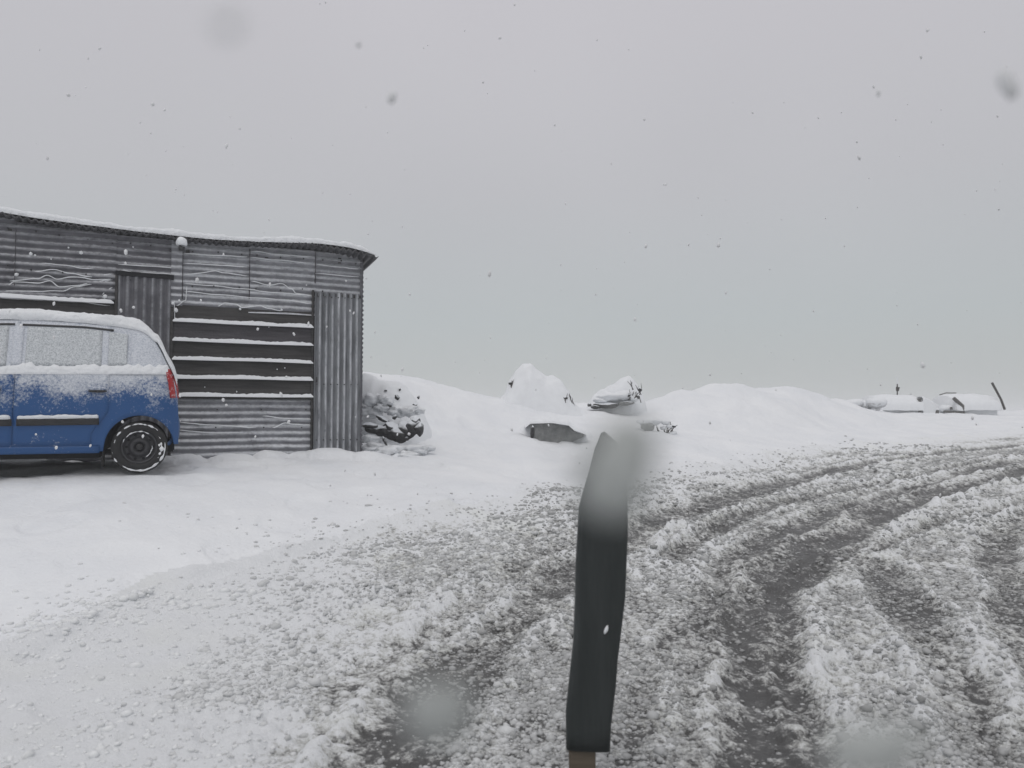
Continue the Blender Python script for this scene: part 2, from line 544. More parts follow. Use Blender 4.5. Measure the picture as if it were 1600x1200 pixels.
def lump_mat():
    m, n, l, b = nt('slush_lump')
    a = n.new('ShaderNodeAttribute'); a.attribute_name = 'dirt'
    mm = n.new('ShaderNodeMix'); mm.data_type = 'RGBA'
    mm.inputs[6].default_value = (.76, .775, .78, 1); mm.inputs[7].default_value = (.16, .162, .158, 1)
    l.new(a.outputs['Fac'], mm.inputs['Factor']); l.new(mm.outputs[2], b.inputs['Base Color'])
    b.inputs['Roughness'].default_value = .6
    add_bump(n, l, b, 90, .5, .004)
    return m
M['lump'] = lump_mat()
M['ground'] = ground_mat()
M['slush'] = slush_mat()

def tin_mat(name, c0, c1, snow_lo, snow_hi, st=(1, 1, 1), fr=.8):
    m, n, l, b = nt(name)
    c, _ = noise_mix(n, l, 5, c0, c1, .35, .65, 8, stretch=st, rough=.65)
    # fine snow blown onto the crests of the ribs
    ca = n.new('ShaderNodeAttribute'); ca.attribute_name = 'crest'
    _, f = noise_mix(n, l, 7, (0, 0, 0), (1, 1, 1), .36, .62, 8, stretch=st, rough=.75)
    mu = n.new('ShaderNodeMath'); mu.operation = 'MULTIPLY'; l.new(ca.outputs['Fac'], mu.inputs[0]); l.new(f, mu.inputs[1])
    mu2 = n.new('ShaderNodeMath'); mu2.operation = 'MULTIPLY'; l.new(mu.outputs[0], mu2.inputs[0]); mu2.inputs[1].default_value = fr
    fm = n.new('ShaderNodeMix'); fm.data_type = 'RGBA'; l.new(mu2.outputs[0], fm.inputs['Factor']); l.new(c, fm.inputs[6]); fm.inputs[7].default_value = (.66, .68, .71, 1)
    c = fm.outputs[2]
    snow_over(n, l, b, c, snow_lo, snow_hi, 26, .9, (.60, .62, .65))
    b.inputs['Metallic'].default_value = .25
    b.inputs['Roughness'].default_value = .55
    add_bump(n, l, b, 40, .25, .006)
    return m
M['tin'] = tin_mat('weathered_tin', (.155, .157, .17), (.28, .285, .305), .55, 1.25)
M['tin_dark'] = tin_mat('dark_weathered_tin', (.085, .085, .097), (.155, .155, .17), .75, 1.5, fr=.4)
M['tin_door'] = tin_mat('galvanised_tin', (.10, .105, .115), (.24, .25, .265), .8, 1.5, (1, 1, .35), fr=1.0)
M['tin_roof'] = tin_mat('dark_roof_tin', (.05, .05, .055), (.11, .11, .115), 1.2, 1.6)  # roof sheets in a darker grey than the walls

def wood_mat(name, c0, c1):
    m, n, l, b = nt(name)
    c, _ = noise_mix(n, l, 9, c0, c1, .35, .65, 8, stretch=(.18, 1, 2.5), rough=.7)
    snow_over(n, l, b, c, 1.1, 1.5, 60, .7, (.6, .62, .65))
    b.inputs['Roughness'].default_value = .85
    add_bump(n, l, b, 30, .5, .006)
    return m
M['plank'] = wood_mat('dark_weathered_board', (.027, .026, .026), (.070, .067, .066))
M['plank2'] = wood_mat('greyer_board', (.035, .033, .037), (.085, .080, .088))
M['post_wood'] = wood_mat('wet_brown_wood', (.07, .055, .04), (.14, .115, .085))

def simple(name, col, rough=.6, metal=0, spec=.5, bump=None):
    m, n, l, b = nt(name)
    c, _ = noise_mix(n, l, 12, tuple(k * .8 for k in col), col, .3, .7)
    l.new(c, b.inputs['Base Color'])
    b.inputs['Roughness'].default_value = rough; b.inputs['Metallic'].default_value = metal
    b.inputs['Specular IOR Level'].default_value = spec
    if bump: add_bump(n, l, b, *bump)
    return m
M['black'] = simple('black_rubber', (.014, .014, .015), .7)
M['trim'] = simple('black_plastic', (.02, .02, .022), .5)
M['steel'] = simple('dark_steel_wheel', (.05, .05, .055), .5, .3)
M['under'] = simple('underbody', (.012, .013, .016), .9)
M['twig'] = simple('dark_twig', (.045, .04, .035), .9)
M['lamp_dark'] = simple('dark_lamp_holder', (.04, .04, .042), .5)
M['pole'] = simple('weathered_pole', (.10, .095, .09), .85)
def marker_mat():
    m, n, l, b = nt('wet_black_green_post')
    c, _ = noise_mix(n, l, 14, (.013, .018, .018), (.030, .036, .036), .35, .65, 8, stretch=(1, 1, .12), rough=.7)
    l.new(c, b.inputs['Base Color'])
    _, f = noise_mix(n, l, 9, (0, 0, 0), (1, 1, 1), .35, .7, 6, stretch=(1, 1, .3))
    rr = n.new('ShaderNodeMapRange'); rr.inputs['To Min'].default_value = .28; rr.inputs['To Max'].default_value = .6
    l.new(f, rr.inputs['Value']); l.new(rr.outputs[0], b.inputs['Roughness'])
    add_bump(n, l, b, 35, .35, .003)
    return m
M['marker'] = marker_mat()
M['screen_drop'] = simple('windscreen_drop', (.40, .42, .41), .6)  # grey of the clumps that stand in for windscreen drops
M['flake'] = simple('snow_flake', (.80, .81, .82), .7)

def stone_mat(name, c0, c1, lo=.55, hi=.95):
    m, n, l, b = nt(name)
    c, _ = noise_mix(n, l, 7, c0, c1, .35, .65, 8, rough=.7)
    snow_over(n, l, b, c, lo, hi, 18, .5)
    b.inputs['Roughness'].default_value = .85
    add_bump(n, l, b, 22, .8, .02)
    return m
M['stone'] = stone_mat('dark_stone', (.025, .025, .027), (.065, .065, .066))
M['slab'] = stone_mat('grey_slab', (.15, .155, .155), (.27, .275, .27), .9, 1.3)
M['hut_wall'] = stone_mat('snow_plastered_wall', (.46, .465, .475), (.66, .67, .68), .9, 1.2)

# car paint with snow blown onto its upper half
def paint_mat(name, frosty):
    m, n, l, b = nt(name)
    t = n.new('ShaderNodeTexCoord'); s = n.new('ShaderNodeSeparateXYZ'); l.new(t.outputs['Object'], s.inputs[0])
    z = n.new('ShaderNodeTexNoise'); z.inputs['Scale'].default_value = 46; z.inputs['Detail'].default_value = 6; z.inputs['Roughness'].default_value = .75
    l.new(t.outputs['Object'], z.inputs['Vector'])
    z2 = n.new('ShaderNodeTexNoise'); z2.inputs['Scale'].default_value = 5; z2.inputs['Detail'].default_value = 4
    l.new(t.outputs['Object'], z2.inputs['Vector'])
    hr = n.new('ShaderNodeMapRange'); hr.inputs['From Min'].default_value = .44; hr.inputs['From Max'].default_value = 1.02
    hr.inputs['To Min'].default_value = -.22; hr.inputs['To Max'].default_value = .38
    l.new(s.outputs['Z'], hr.inputs['Value'])
    a = n.new('ShaderNodeMath'); a.operation = 'ADD'; l.new(z.outputs['Fac'], a.inputs[0])
    l.new(hr.outputs[0], a.inputs[1])
    a2 = n.new('ShaderNodeMath'); a2.operation = 'MULTIPLY_ADD'; l.new(z2.outputs['Fac'], a2.inputs[0]); a2.inputs[1].default_value = .8
    l.new(a.outputs[0], a2.inputs[2])
    r = n.new('ShaderNodeMapRange'); r.inputs['From Min'].default_value = .86 - frosty; r.inputs['From Max'].default_value = 1.14 - frosty
    r.inputs['To Max'].default_value = .92
    l.new(a2.outputs[0], r.inputs['Value'])
    mix = n.new('ShaderNodeMix'); mix.data_type = 'RGBA'
    mix.inputs[6].default_value = (.02, .080, .225, 1)
    sc_, _ = noise_mix(n, l, 75, (.36, .40, .46), (.69, .71, .74), .33, .56, 6, rough=.8)
    l.new(sc_, mix.inputs[7])
    l.new(r.outputs[0], mix.inputs['Factor']); l.new(mix.outputs[2], b.inputs['Base Color'])
    rr = n.new('ShaderNodeMapRange'); rr.inputs['To Min'].default_value = .38; rr.inputs['To Max'].default_value = .85
    l.new(r.outputs[0], rr.inputs['Value']); l.new(rr.outputs[0], b.inputs['Roughness'])
    b.inputs['Specular IOR Level'].default_value = .35
    bp = n.new('ShaderNodeBump'); bp.inputs['Strength'].default_value = .4; bp.inputs['Distance'].default_value = .008
    l.new(r.outputs[0], bp.inputs['Height']); l.new(bp.outputs[0], b.inputs['Normal'])
    return m
M['paint'] = paint_mat('blue_car_paint', 0)
M['caked'] = paint_mat('snow_caked_paint', .34)
def glass_mat():
    m, n, l, b = nt('frosted_window')
    c, f = noise_mix(n, l, 80, (.27, .30, .325), (.66, .69, .71), .34, .56, 6, rough=.8)
    l.new(c, b.inputs['Base Color'])
    b.inputs['Roughness'].default_value = .6
    bp = n.new('ShaderNodeBump'); bp.inputs['Strength'].default_value = .5; bp.inputs['Distance'].default_value = .006
    l.new(f, bp.inputs['Height']); l.new(bp.outputs[0], b.inputs['Normal'])
    return m
M['glass'] = glass_mat()
def red_mat():
    m, n, l, b = nt('red_tail_lamp')
    c, f = noise_mix(n, l, 30, (.35, .012, .015), (.6, .45, .46), .52, .7)
    l.new(c, b.inputs['Base Color']); b.inputs['Roughness'].default_value = .25
    return m
M['red'] = red_mat()

# ------------------------------------------------------------------ haze of the snowfall
def build_haze():
    m = bpy.data.materials.new('haze_air'); m.use_nodes = True
    n = m.node_tree.nodes; n.clear()
    out = n.new('ShaderNodeOutputMaterial'); v = n.new('ShaderNodeVolumePrincipled')
    v.inputs['Color'].default_value = (.93, .94, .95, 1)
    v.inputs['Density'].default_value = .0032
    v.inputs['Anisotropy'].default_value = 0
    m.node_tree.links.new(v.outputs[0], out.inputs['Volume'])
    h = MB().box(-1620, 1620, -1620, 1620, -2.6, 7.2).build('haze', m)
    h['kind'] = 'stuff'
build_haze()

# ------------------------------------------------------------------ ground and road
def surface(T, Rr):
    X, Y = Rr * np.sin(T), Rr * np.cos(T)
    Z = base_polar(T, np.log(Rr))
    rb = np.interp(T, eth, er)
    sd = (rb - Rr) / np.maximum(rb, 1)              # >0 on the road, relative
    whiten = 1 - sstep(R(-33), R(-6), T)            # the left of the road is hardly driven on
    sd = sd + (.05 + .05 * whiten) * fbm(X * .9, Y * .9, 3, 4)
    road = sstep(-.02, .16 + .5 * whiten, sd)
    near = 1 - sstep(40, 80, Rr)
    low, ridge, tdirt = tracks_field(X, Y)
    jx = X + .02 * fbm(X * 9, Y * 9, 5, 2); jy = Y + .02 * fbm(X * 9, Y * 9, 6, 2)
    c1 = clumps(jx, jy, .17, 100); c2 = clumps(jx, jy, .085, 200); c3 = clumps(jx, jy, .045, 300)
    lowf = fbm(X * .8, Y * .8, 60, 4)
    lump = (.026 * c1 + .036 * c2 + .024 * c3)
    keep = 1 - .55 * np.clip(tdirt, 0, 1)
    big = np.clip(.75 + 1.2 * lowf, .25, 1.5)
    slush = road * (lump * keep * big + .03 * fbm(X * 2.5, Y * 2.5, 70, 3) + ridge * (.65 + 1.2 * c2)) - road * low * .6
    # the soft snow beside the road
    left_groove = (1 - road) * (ridge * .5 - low * .9)
    drift = (1 - road) * near * (.045 * fbm(X * .7, Y * .7, 80, 4) + .012 * fbm(X * 5, Y * 5, 81, 3))
    # crumbs of snow along the edge of the road
    edge = np.exp(-((sd + .01) / .06) ** 2)
    crumbs = edge * (1 - .8 * whiten) * (.035 * clumps(jx, jy, .22, 400) + .008)
    # scattered prints and pock marks
    pk = clumps(X, Y, .9, 500)
    pock = -(1 - road) * .035 * sstep(.50, .62, pk) * near * (Rr < 14)
    pock = pock - (1 - road) * .022 * sstep(.42, .55, clumps(X + .05 * fbm(X * 4, Y * 4, 9, 2), Y, .38, 550)) * near * (Rr < 14)
    drift = drift + (1 - road) * near * .007 * np.abs(fbm(X * 7, Y * 7, 83, 3))
    hum = (1 - road) * near * .05 * np.clip(clumps(X + .2 * fbm(X, Y, 8, 2), Y, .55, 600) - .1, 0, 1) * sstep(5, 8, Rr)
    # trodden, drifted snow along the foot of the shed
    fx, fy = math.cos(R(24.1)), math.sin(R(24.1))
    a = (X + 1.944) * fx + (Y - 10) * fy
    b_ = -(X + 1.944) * fy * -1 * -1 + (Y - 10) * fx
    foot = np.exp(-((b_ + .18) / .28) ** 2) * sstep(.5, .0, a) * sstep(-8, -6, a)
    Z = Z + slush + left_groove + drift + crumbs * near + pock + hum
    Z = Z + foot * (-.05 + .22 * clumps(jx, jy, .42, 700) + .04 * fbm(X * 3, Y * 3, 90, 3))
    # rough ground among the boulders in the distance
    rough = sstep(9, 13, Rr) * near * (1 - road)
    Z = Z + rough * (.05 * fbm(X * 1.1, Y * 1.1, 95, 4) + .03 * np.abs(fbm(X * 3, Y * 3, 97, 3)) + .05 * clumps(jx, jy, 1.1, 800) * sstep(.1, .5, vnoise(X * .4, Y * .4, 96) + .3))
    thick = np.clip((c1 * .45 + c2 * .7 + c3 * .8), 0, 1.1) - .10 + .5 * lowf
    thick = thick + 1.25 * whiten * (Rr < 20) + .35 * ridge / .03 * road - .05
    edgew = 1 - sstep(.0, .30, sd)
    thick = thick + .6 * edgew
    farr = sstep(9, 20, Rr)
    dirt = np.where(road > .5, tdirt * 1.05 + .36 + .16 * sstep(R(-8), R(10), T) - .55 * whiten - .35 * edgew, tdirt * .7 + .25 * edge * (.5 + fbm(X * 3, Y * 3, 99, 3)))
    return X, Y, Z, sd, dirt, thick, tdirt, whiten

def build_ground():
    fine = np.linspace(R(-41), R(41), 1020)
    th = np.concatenate([np.linspace(R(-180), R(-41), 60)[:-1], fine, np.linspace(R(41), R(180), 60)[1:]])
    rs = [.4, .7, 1.0, 1.3, 1.6, 1.8]
    while rs[-1] < 70:
        r = rs[-1]; rs.append(r + min(.00150 * r * r + .001, .0068 * r))
    while rs[-1] < 1500: rs.append(rs[-1] * 1.12)
    rs = np.array(rs)
    nr, na = len(rs), len(th)
    T, Rr = np.meshgrid(th, rs)
    T = T.ravel(); Rr = Rr.ravel()
    X, Y, Z, sd, dirt, thick, tdirt, whiten = surface(T, Rr)
    V = np.stack([X, Y, Z], 1)
    i = np.arange(nr - 1)[:, None] * na; j = np.arange(na - 1)[None]
    q = np.stack([i + j, i + j + 1, i + na + j + 1, i + na + j], -1).reshape(-1, 4)[:, ::-1]
    # middle disc, and the seam behind the camera
    s0 = np.arange(nr - 1) * na
    isroad = (sd[q].mean(1) > 0.0) & (Rr[q].mean(1) < 75)
    def mk(name, faces, mat, attrs, extra_center=False):
        used = np.unique(faces)
        remap = np.full(len(V) + 1, -1, np.int64); remap[used] = np.arange(len(used))
        fc = remap[faces]; vv = V[used]
        me = bpy.data.meshes.new(name)
        tri_f = []
        if extra_center:
            ring = [remap[k] for k in range(na)]
            vv = np.concatenate([vv, [[0, 0, float(V[0:na, 2].mean())]]]); c = len(vv) - 1
            tri_f = [(c, ring[k + 1], ring[k]) for k in range(na - 1)]
        me.vertices.add(len(vv)); me.vertices.foreach_set('co', vv.ravel())
        nf = len(fc); ntr = len(tri_f)
        me.loops.add(nf * 4 + ntr * 3)
        li = np.concatenate([fc.ravel(), np.array(tri_f, np.int64).ravel() if ntr else np.zeros(0, np.int64)])
        me.loops.foreach_set('vertex_index', li.astype(np.int32))
        me.polygons.add(nf + ntr)
        ls = np.concatenate([np.arange(nf) * 4, nf * 4 + np.arange(ntr) * 3]).astype(np.int32)
        me.polygons.foreach_set('loop_start', ls)
        me.polygons.foreach_set('use_smooth', np.ones(nf + ntr, bool))
        me.update(calc_edges=True); me.validate()
        for an, arr in attrs.items():
            A = me.attributes.new(an, 'FLOAT', 'POINT')
            vals = arr[used]
            if extra_center: vals = np.append(vals, 0)
            A.data.foreach_set('value', vals.astype(np.float32))
        me.materials.append(mat)
        o = bpy.data.objects.new(name, me); COL.objects.link(o)
        o['kind'] = 'structure'
        return o
    mk('road', q[isroad], M['slush'], {'dirt': dirt, 'thick': thick}, True)
    mk('snow_ground', q[~isroad], M['ground'], {'dirt': dirt})
    # loose lumps of slush thrown up on the road
    g = np.random.default_rng(4)
    N = 190000
    T = g.uniform(R(-40), R(40), N); Rr = np.exp(g.uniform(math.log(2.1), math.log(19), N))
    X, Y, Z, sd, dirt, thick, tdirt, whiten = surface(T, Rr)
    cl = fbm(X * 1.6, Y * 1.6, 321, 4)
    p = sstep(.01, .10, sd) * (1 - .70 * np.clip(tdirt, 0, 1)) * (1 - .90 * whiten) * np.clip(.62 + 1.3 * cl, .08, 1)
    keep = g.random(N) < p
    # a few crumbs on the soft snow along the edge
    keep |= (g.random(N) < .05 * np.exp(-((sd + .0) / .04) ** 2) * (Rr > 6))
    verge = np.exp(-(sd / .11) ** 2) * np.clip(.5 + 1.6 * fbm(X * 1.1, Y * 1.1, 345, 3), 0, 1)
    keep |= (g.random(N) < .30 * verge * whiten)
    vk = verge[keep]
    X, Y, Z, Rr = X[keep], Y[keep], Z[keep], Rr[keep]; td = tdirt[keep]; wk = whiten[keep]; cl_k = cl[keep]
    n_ = len(X)
    S = np.exp(g.normal(math.log(.0060), .45, n_)) * (1 + Rr / 8) * (1 - .35 * np.clip(td, 0, 1))
    S = S * (1 + .5 * vk * wk)
    S = np.clip(S, .0035, .034)
    bm = bmesh.new(); bmesh.ops.create_icosphere(bm, subdivisions=1, radius=1)
    iv = np.array([v.co[:] for v in bm.verts]); iff = np.array([[q.index for q in f.verts] for f in bm.faces]); bm.free()
    if len(iv) > 12:
        bm = bmesh.new(); bmesh.ops.create_icosphere(bm, subdivisions=1, radius=1); bm.free()
    k = len(iv)
    P = iv[None] * (1 + g.uniform(-.2, .2, (n_, k, 1))) * g.uniform(.75, 1.3, (n_, 1, 3)) * S[:, None, None]
    P[:, :, 2] *= .65
    P += np.stack([X, Y, Z + S * .0], 1)[:, None]
    F_ = (iff[None] + (np.arange(n_) * k)[:, None, None]).reshape(-1, 3)
    me = bpy.data.meshes.new('slush_lumps')
    me.vertices.add(n_ * k); me.vertices.foreach_set('co', P.ravel())
    me.loops.add(len(F_) * 3); me.loops.foreach_set('vertex_index', F_.ravel().astype(np.int32))
    me.polygons.add(len(F_)); me.polygons.foreach_set('loop_start', (np.arange(len(F_)) * 3).astype(np.int32))
    me.polygons.foreach_set('use_smooth', np.ones(len(F_), bool))
    me.update(calc_edges=True)
    me.materials.append(M['lump'])
    A = me.attributes.new('dirt', 'FLOAT', 'POINT')
    A.data.foreach_set('value', np.repeat(np.clip(g.normal(.40, .12, n_) + .26 * td - .40 * wk + .12 * (np.arctan2(X, Y) > 0) + .15 * cl_k - .3 * vk * wk, 0, 1), k).astype(np.float32))
    o = bpy.data.objects.new('slush_lumps', me); COL.objects.link(o)
    o['kind'] = 'stuff'; o['label'] = 'loose grey lumps of churned slush strewn over the road'
    print('ground verts', len(V), 'lumps', n_, 'tris', len(F_))
build_ground()

# ================================================================== THE SHED
def _aff(e):
    return e.matrix_basis
ROT = R(24.1)
CX, CY, CZ = -1.944, 10.0, .75
WX = Vector((math.cos(ROT), math.sin(ROT), 0)); WN = Vector((-math.sin(ROT), math.cos(ROT), 0))
def wl(u, v, off=0.):
    """local x, z on the shed's front wall (off = metres in front of it) at a photo pixel"""
    d = ray(u, v); o = Vector((0, 0, CAMZ)); c = Vector((CX, CY, CZ)) - WN * off
    t = (c - o).dot(WN) / d.dot(WN)
    p = o + d * t - Vector((CX, CY, CZ))
    return p.dot(WX), p.z
def wx(u): return wl(u, 500)[0]
def wz(u, v): return wl(u, v)[1]

shed = empty('tin_shed', (CX, CY, CZ), ROT)
tag(shed, 'long grey corrugated tin shed with snow on its roof and a boarded front', 'shed')
LX = -6.9                                             # left end, outside the picture

def set_crest(o, f):
    A = o.data.attributes.new('crest', 'FLOAT', 'POINT')
    A.data.foreach_set('value', [f(v.co) for v in o.data.vertices])
    return o
def corr_h(name, x0, x1, z0, z1, y, mat, parent, seed=0, dent=.006, pitch=.082, amp=.014, nx=26, slope=0.):
    """a sheet with its ribs running sideways"""
    nzs = max(8, int((z1 - z0) / pitch * 6))
    rows = []
    for i in range(nzs + 1):
        z = z0 + (z1 - z0) * i / nzs
        row = []
        for j in range(nx + 1):
            x = x0 + (x1 - x0) * j / nx
            w = .010 * mnoise.noise(Vector((x * 1.3 + seed, z * 2, seed * 3.1)))
            dd = dent * mnoise.noise(Vector((x * 2.2, z * 3.0, seed + 5))) * 2.5
            zz = z + w + slope * (x - x0)
            row.append((x, y - amp * math.cos(2 * math.pi * z / pitch) + dd, zz))
        rows.append(row)
    return set_crest(obj(name, *MBg(rows), mat, parent), lambda c: max(0, math.cos(2 * math.pi * c.z / pitch - .5)) ** 1.5)
def MBg(rows):
    b = MB().grid(rows)
    return b.v, b.f
def corr_v(name, x0, x1, z0, z1, y, mat, parent, seed=0, pitch=.078, amp=.017, dent=.006, lowcurl=0., topz=None):
    nx = max(8, int((x1 - x0) / pitch * 6)); nzs = 14
    rows = []
    for i in range(nzs + 1):
        row = []
        for j in range(nx + 1):
            x = x0 + (x1 - x0) * j / nx
            zt = z1 if topz is None else topz(x)
            z = z0 + (zt - z0) * i / nzs
            dd = dent * mnoise.noise(Vector((x * 3, z * 1.6, seed + 5))) * 2.5
            dd -= lowcurl * max(0, 1 - i / 3) ** 2
            row.append((x, y - amp * math.cos(2 * math.pi * x / pitch) + dd, z))
        rows.append(row)
    return set_crest(obj(name, *MBg(rows), mat, parent), lambda c: max(0, math.cos(2 * math.pi * c.x / pitch + .6)) ** 2)

def streak(pts, y, r, seed, parent, name='snow_line'):
    """a thread of snow lying along a rib, given as photo pixels"""
    P = []
    for (u0, v0), (u1, v1) in zip(pts[:-1], pts[1:]):
        for k in range(6):
            f = k / 6
            g_ = f * f * (3 - 2 * f)
            x, z = wl(u0 + (u1 - u0) * f, v0 + (v1 - v0) * g_)
            z += .006 * mnoise.noise(Vector((x * 9, seed, 1)))
            P.append((x, y, z))
    x, z = wl(*pts[-1]); P.append((x, y, z))
    rad = [r * (.65 + .6 * abs(mnoise.noise(Vector((p[0] * 7, seed * 2.2, 3))))) * (1 if 0 < i < len(P) - 1 else .3) for i, p in enumerate(P)]
    return P, rad

# roof line of the front edge, read from the photograph
RL = [(-60, 322), (0, 331), (60, 341), (140, 352), (220, 362), (285, 369), (340, 374), (400, 377), (450, 379), (500, 381), (540, 386), (565, 392), (592, 401)]
RLX = [wl(u, v, .14 + .12 * max(0, min(1, (u - 300) / 250))) for u, v in RL]
def roofz(x):
    xs = [p[0] for p in RLX]; zs = [p[1] for p in RLX]
    return float(np.interp(x, xs, zs))

xR, xD = wx(565), wx(490)
xP = wx(269)                      # left edge of boards, right edge of the dark door
xL = wx(181)
eave = lambda x: roofz(x) - .035
over = lambda x: -.13 - .13 * float(sstep(-2.0, .1, np.float64(x)))

# dark inner shell: side, back, front battens behind the sheets
mb = MB()
mb.box(LX, xR - .02, .05, .09, -.25, 2.30)
mb.build('wall_lining', M['under'], shed)
def side_sheet(x, name):
    rows = []
    for i in range(60):
        y = .02 + 3.0 * i / 59
        rows.append([(x + .010 * math.cos(i * 2.1), y, -.3), (x + .010 * math.cos(i * 2.1), y, 2.42 - .10 * y)])
    return obj(name, *MBg(rows), M['tin'], shed)
side_sheet(xR - .005, 'side_wall'); side_sheet(LX + .01, 'side_wall')
rows = [[(LX + .02 + (xR - LX - .04) * i / 200, 3.03 + .01 * math.cos(i * 1.05), z) for z in (-.3, 2.1)] for i in range(201)]
obj('back_wall', *MBg(rows), M['tin'], shed)
# the rippled outer corner
rows = []
for i in range(90):
    z = -.12 + (eave(0) + .12) * i / 89
    rip = .011 * math.cos(2 * math.pi * z / .062)
    curl = .05 * max(0, 1 - i / 9) ** 2
    rows.append([(xR - .03, -.022, z), (xR + .012 + rip + curl, -.026, z), (xR + .022 + rip + curl, .03, z)])
obj('corner_sheet', *MBg(rows), M['tin_dark'], shed)

# upper sheets (ribs sideways), each its own
zB = wz(380, 486)                 # lower edge over the boards
tops = [(wx(285), wx(388), 0), (wx(387), xD + .03, 1), (wx(487), xR - .01, 2)]
zt_d = wz(527, 459)
corr_h('tin_sheet', wx(283), wx(389), zB, eave(wx(335)) - .0, -.012, M['tin'], shed, 1)
corr_h('tin_sheet', wx(387.5), wx(492), zB - .02, eave(wx(440)) + .0, -.024, M['tin'], shed, 2)
corr_h('tin_sheet', wx(490.5), xR - .004, zt_d, eave(wx(540)) + .01, -.010, M['tin'], shed, 3)
corr_h('tin_sheet', wx(266), wx(284.5), zB + .01, eave(wx(275)), -.028, M['tin'], shed, 4, nx=6)
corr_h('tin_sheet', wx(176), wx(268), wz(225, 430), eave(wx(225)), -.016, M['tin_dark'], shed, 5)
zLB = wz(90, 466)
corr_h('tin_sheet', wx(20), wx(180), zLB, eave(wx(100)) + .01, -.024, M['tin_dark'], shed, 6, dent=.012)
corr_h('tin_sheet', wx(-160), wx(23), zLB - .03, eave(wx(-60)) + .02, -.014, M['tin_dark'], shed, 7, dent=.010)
corr_h('tin_sheet', LX + .02, wx(-158), -.2, eave(wx(-250)), -.020, M['tin'], shed, 8, nx=60)
# sheet below the boards
zb1 = wz(490, 622)
corr_h('tin_sheet', xP, xD - .015, -.30, zb1 - .01, -.016, M['tin'], shed, 9, dent=.012)
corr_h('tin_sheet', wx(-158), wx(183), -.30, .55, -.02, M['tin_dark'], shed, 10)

# plain battens that close the gap under the roof
def rail(name, x0, x1, zf, h, mat, y0=-.04, y1=-.005):
    n = 30
    b = MB(); rows = []
    for i in range(n + 1):
        x = x0 + (x1 - x0) * i / n; z = zf(x)
        rows.append([(x, y0, z - h), (x, y0, z), (x, y1, z), (x, y1, z - h)])
    b.grid(rows, True)
    return b.build(name, mat, shed)


# boards with a ledge of snow on each
lines_v = [512, 540, 567, 594, 621]
zl = [wz(490, v) for v in lines_v]
ledges = []
def board(x0, x1, z0, z1, seed, mat, snow=True, yo=.0):
    b = MB(); rows = []
    n = 18
    for i in range(n + 1):
        x = x0 + (x1 - x0) * i / n
        q = .004 * mnoise.noise(Vector((x * 1.7, seed, 2)))
        s = .010 * mnoise.noise(Vector((x * 1.1, seed, 7)))
        rows.append([(x, -.052 + q + yo, z0 + s), (x, -.026 + q + yo, z1 + s), (x, -.002 + yo, z1 + s), (x, -.02 + yo, z0 + s)])
    b.grid(rows, True)
    b.f.append((0, 3, 2, 1)[::-1]); k = n * 4; b.f.append((k, k + 1, k + 2, k + 3))
    o = b.build('board', mat, shed)
    return o
def ledge(x0, x1, z, seed, parent, h=.05, dep=.07, y=-.045):
    rows = []
    n = 60
    for i in range(n + 1):
        x = x0 + (x1 - x0) * i / n
        t = (.95 + .35 * mnoise.noise(Vector((x * 3, seed * 1.9, 4))) + .22 * mnoise.noise(Vector((x * 23, seed, 9))))
        if i in (0, n): t *= .35
        s = .010 * mnoise.noise(Vector((x * 1.1, seed, 7)))
        row = []
        for k in range(7):
            a = math.pi * k / 6
            row.append((x, y - math.cos(a) * dep * .5 * (.85 + .15 * t), z + s - .004 + math.sin(a) * h * t))
        rows.append(row)
    return obj('snow_ledge', *MBg(rows), M['snow'], parent)
zl_b = zl[::-1]                      # bottom to top
# the lowest ledge lies on the top of the bottom sheet
for k in range(4):
    z0, z1 = zl_b[k] + .012, zl_b[k + 1] - .012
    o = board(xP + .01 * (k % 2), xD - .03 + .008 * (k % 3), z0, z1, k + 1, M['plank2'] if k == 3 else M['plank'])
    ledge(xP + .005, xD - .01, z1 + .005, k + 1, o)
o = board(xP + .01, xD - .02, zl_b[4] + .012, zB + .03, 8, M['plank'], yo=.012)
sill = MB().box(xP, xD - .01, -.05, -.01, zl_b[0] - .03, zl_b[0] - .002).build('sill_board', M['plank'], shed)
ledge(xP - .005, xD - .005, zl_b[0] + .0, 12, sill, h=.05)
# boards behind the car, left of the dark door
zz = zLB - .02
for k in range(6):
    o = board(wx(-156), xL - .01, zz - .19, zz - .012, 20 + k, M['plank'])
    ledge(wx(-150), xL - .02, zz - .01, 20 + k, o, h=.05)
    zz -= .215
# door posts
for x0, x1, zt in ((xD - .030, xD - .006, zt_d + .02), (xP - .018, xP + .010, zB), (xL - .012, xL + .012, wz(181, 428))):
    bevel(MB().box(x0, x1, -.06, -.005, -.3, zt).build('door_post', M['plank'], shed), .004, 1)
# right door: tall ribbed sheet
door = corr_v('door', xD, xR - .02, -.20, zt_d + .0, -.058, M['tin_door'], shed, 11, lowcurl=.02)
MB().box(xD, xR - .02, -.050, -.030, zt_d - .05, zt_d - .01).build('door_rail', M['plank'], door)
MB().tube([(xD + .03, -.085, wz(490, 590)), (xD + .03, -.10, wz(490, 590) - .03), (xD + .03, -.085, wz(490, 590) - .06)], .009).build('door_latch', M['trim'], door)
# dark door between the sheets and the car
door2 = corr_v('door', xL + .014, xP - .02, -.25, wz(225, 436), -.034, M['tin_dark'], shed, 12, pitch=.088, amp=.014,
               topz=lambda x: wz(181, 431) + (wz(268, 437) - wz(181, 431)) * (x - xL) / (xP - xL) + .02)
rows = []
rail('door_head', xL - .01, xP + .01, lambda x: wz(181, 430) + (wz(268, 437) - wz(181, 430)) * (x - xL) / (xP - xL) + .045, .05, M['under'], -.06, -.01)

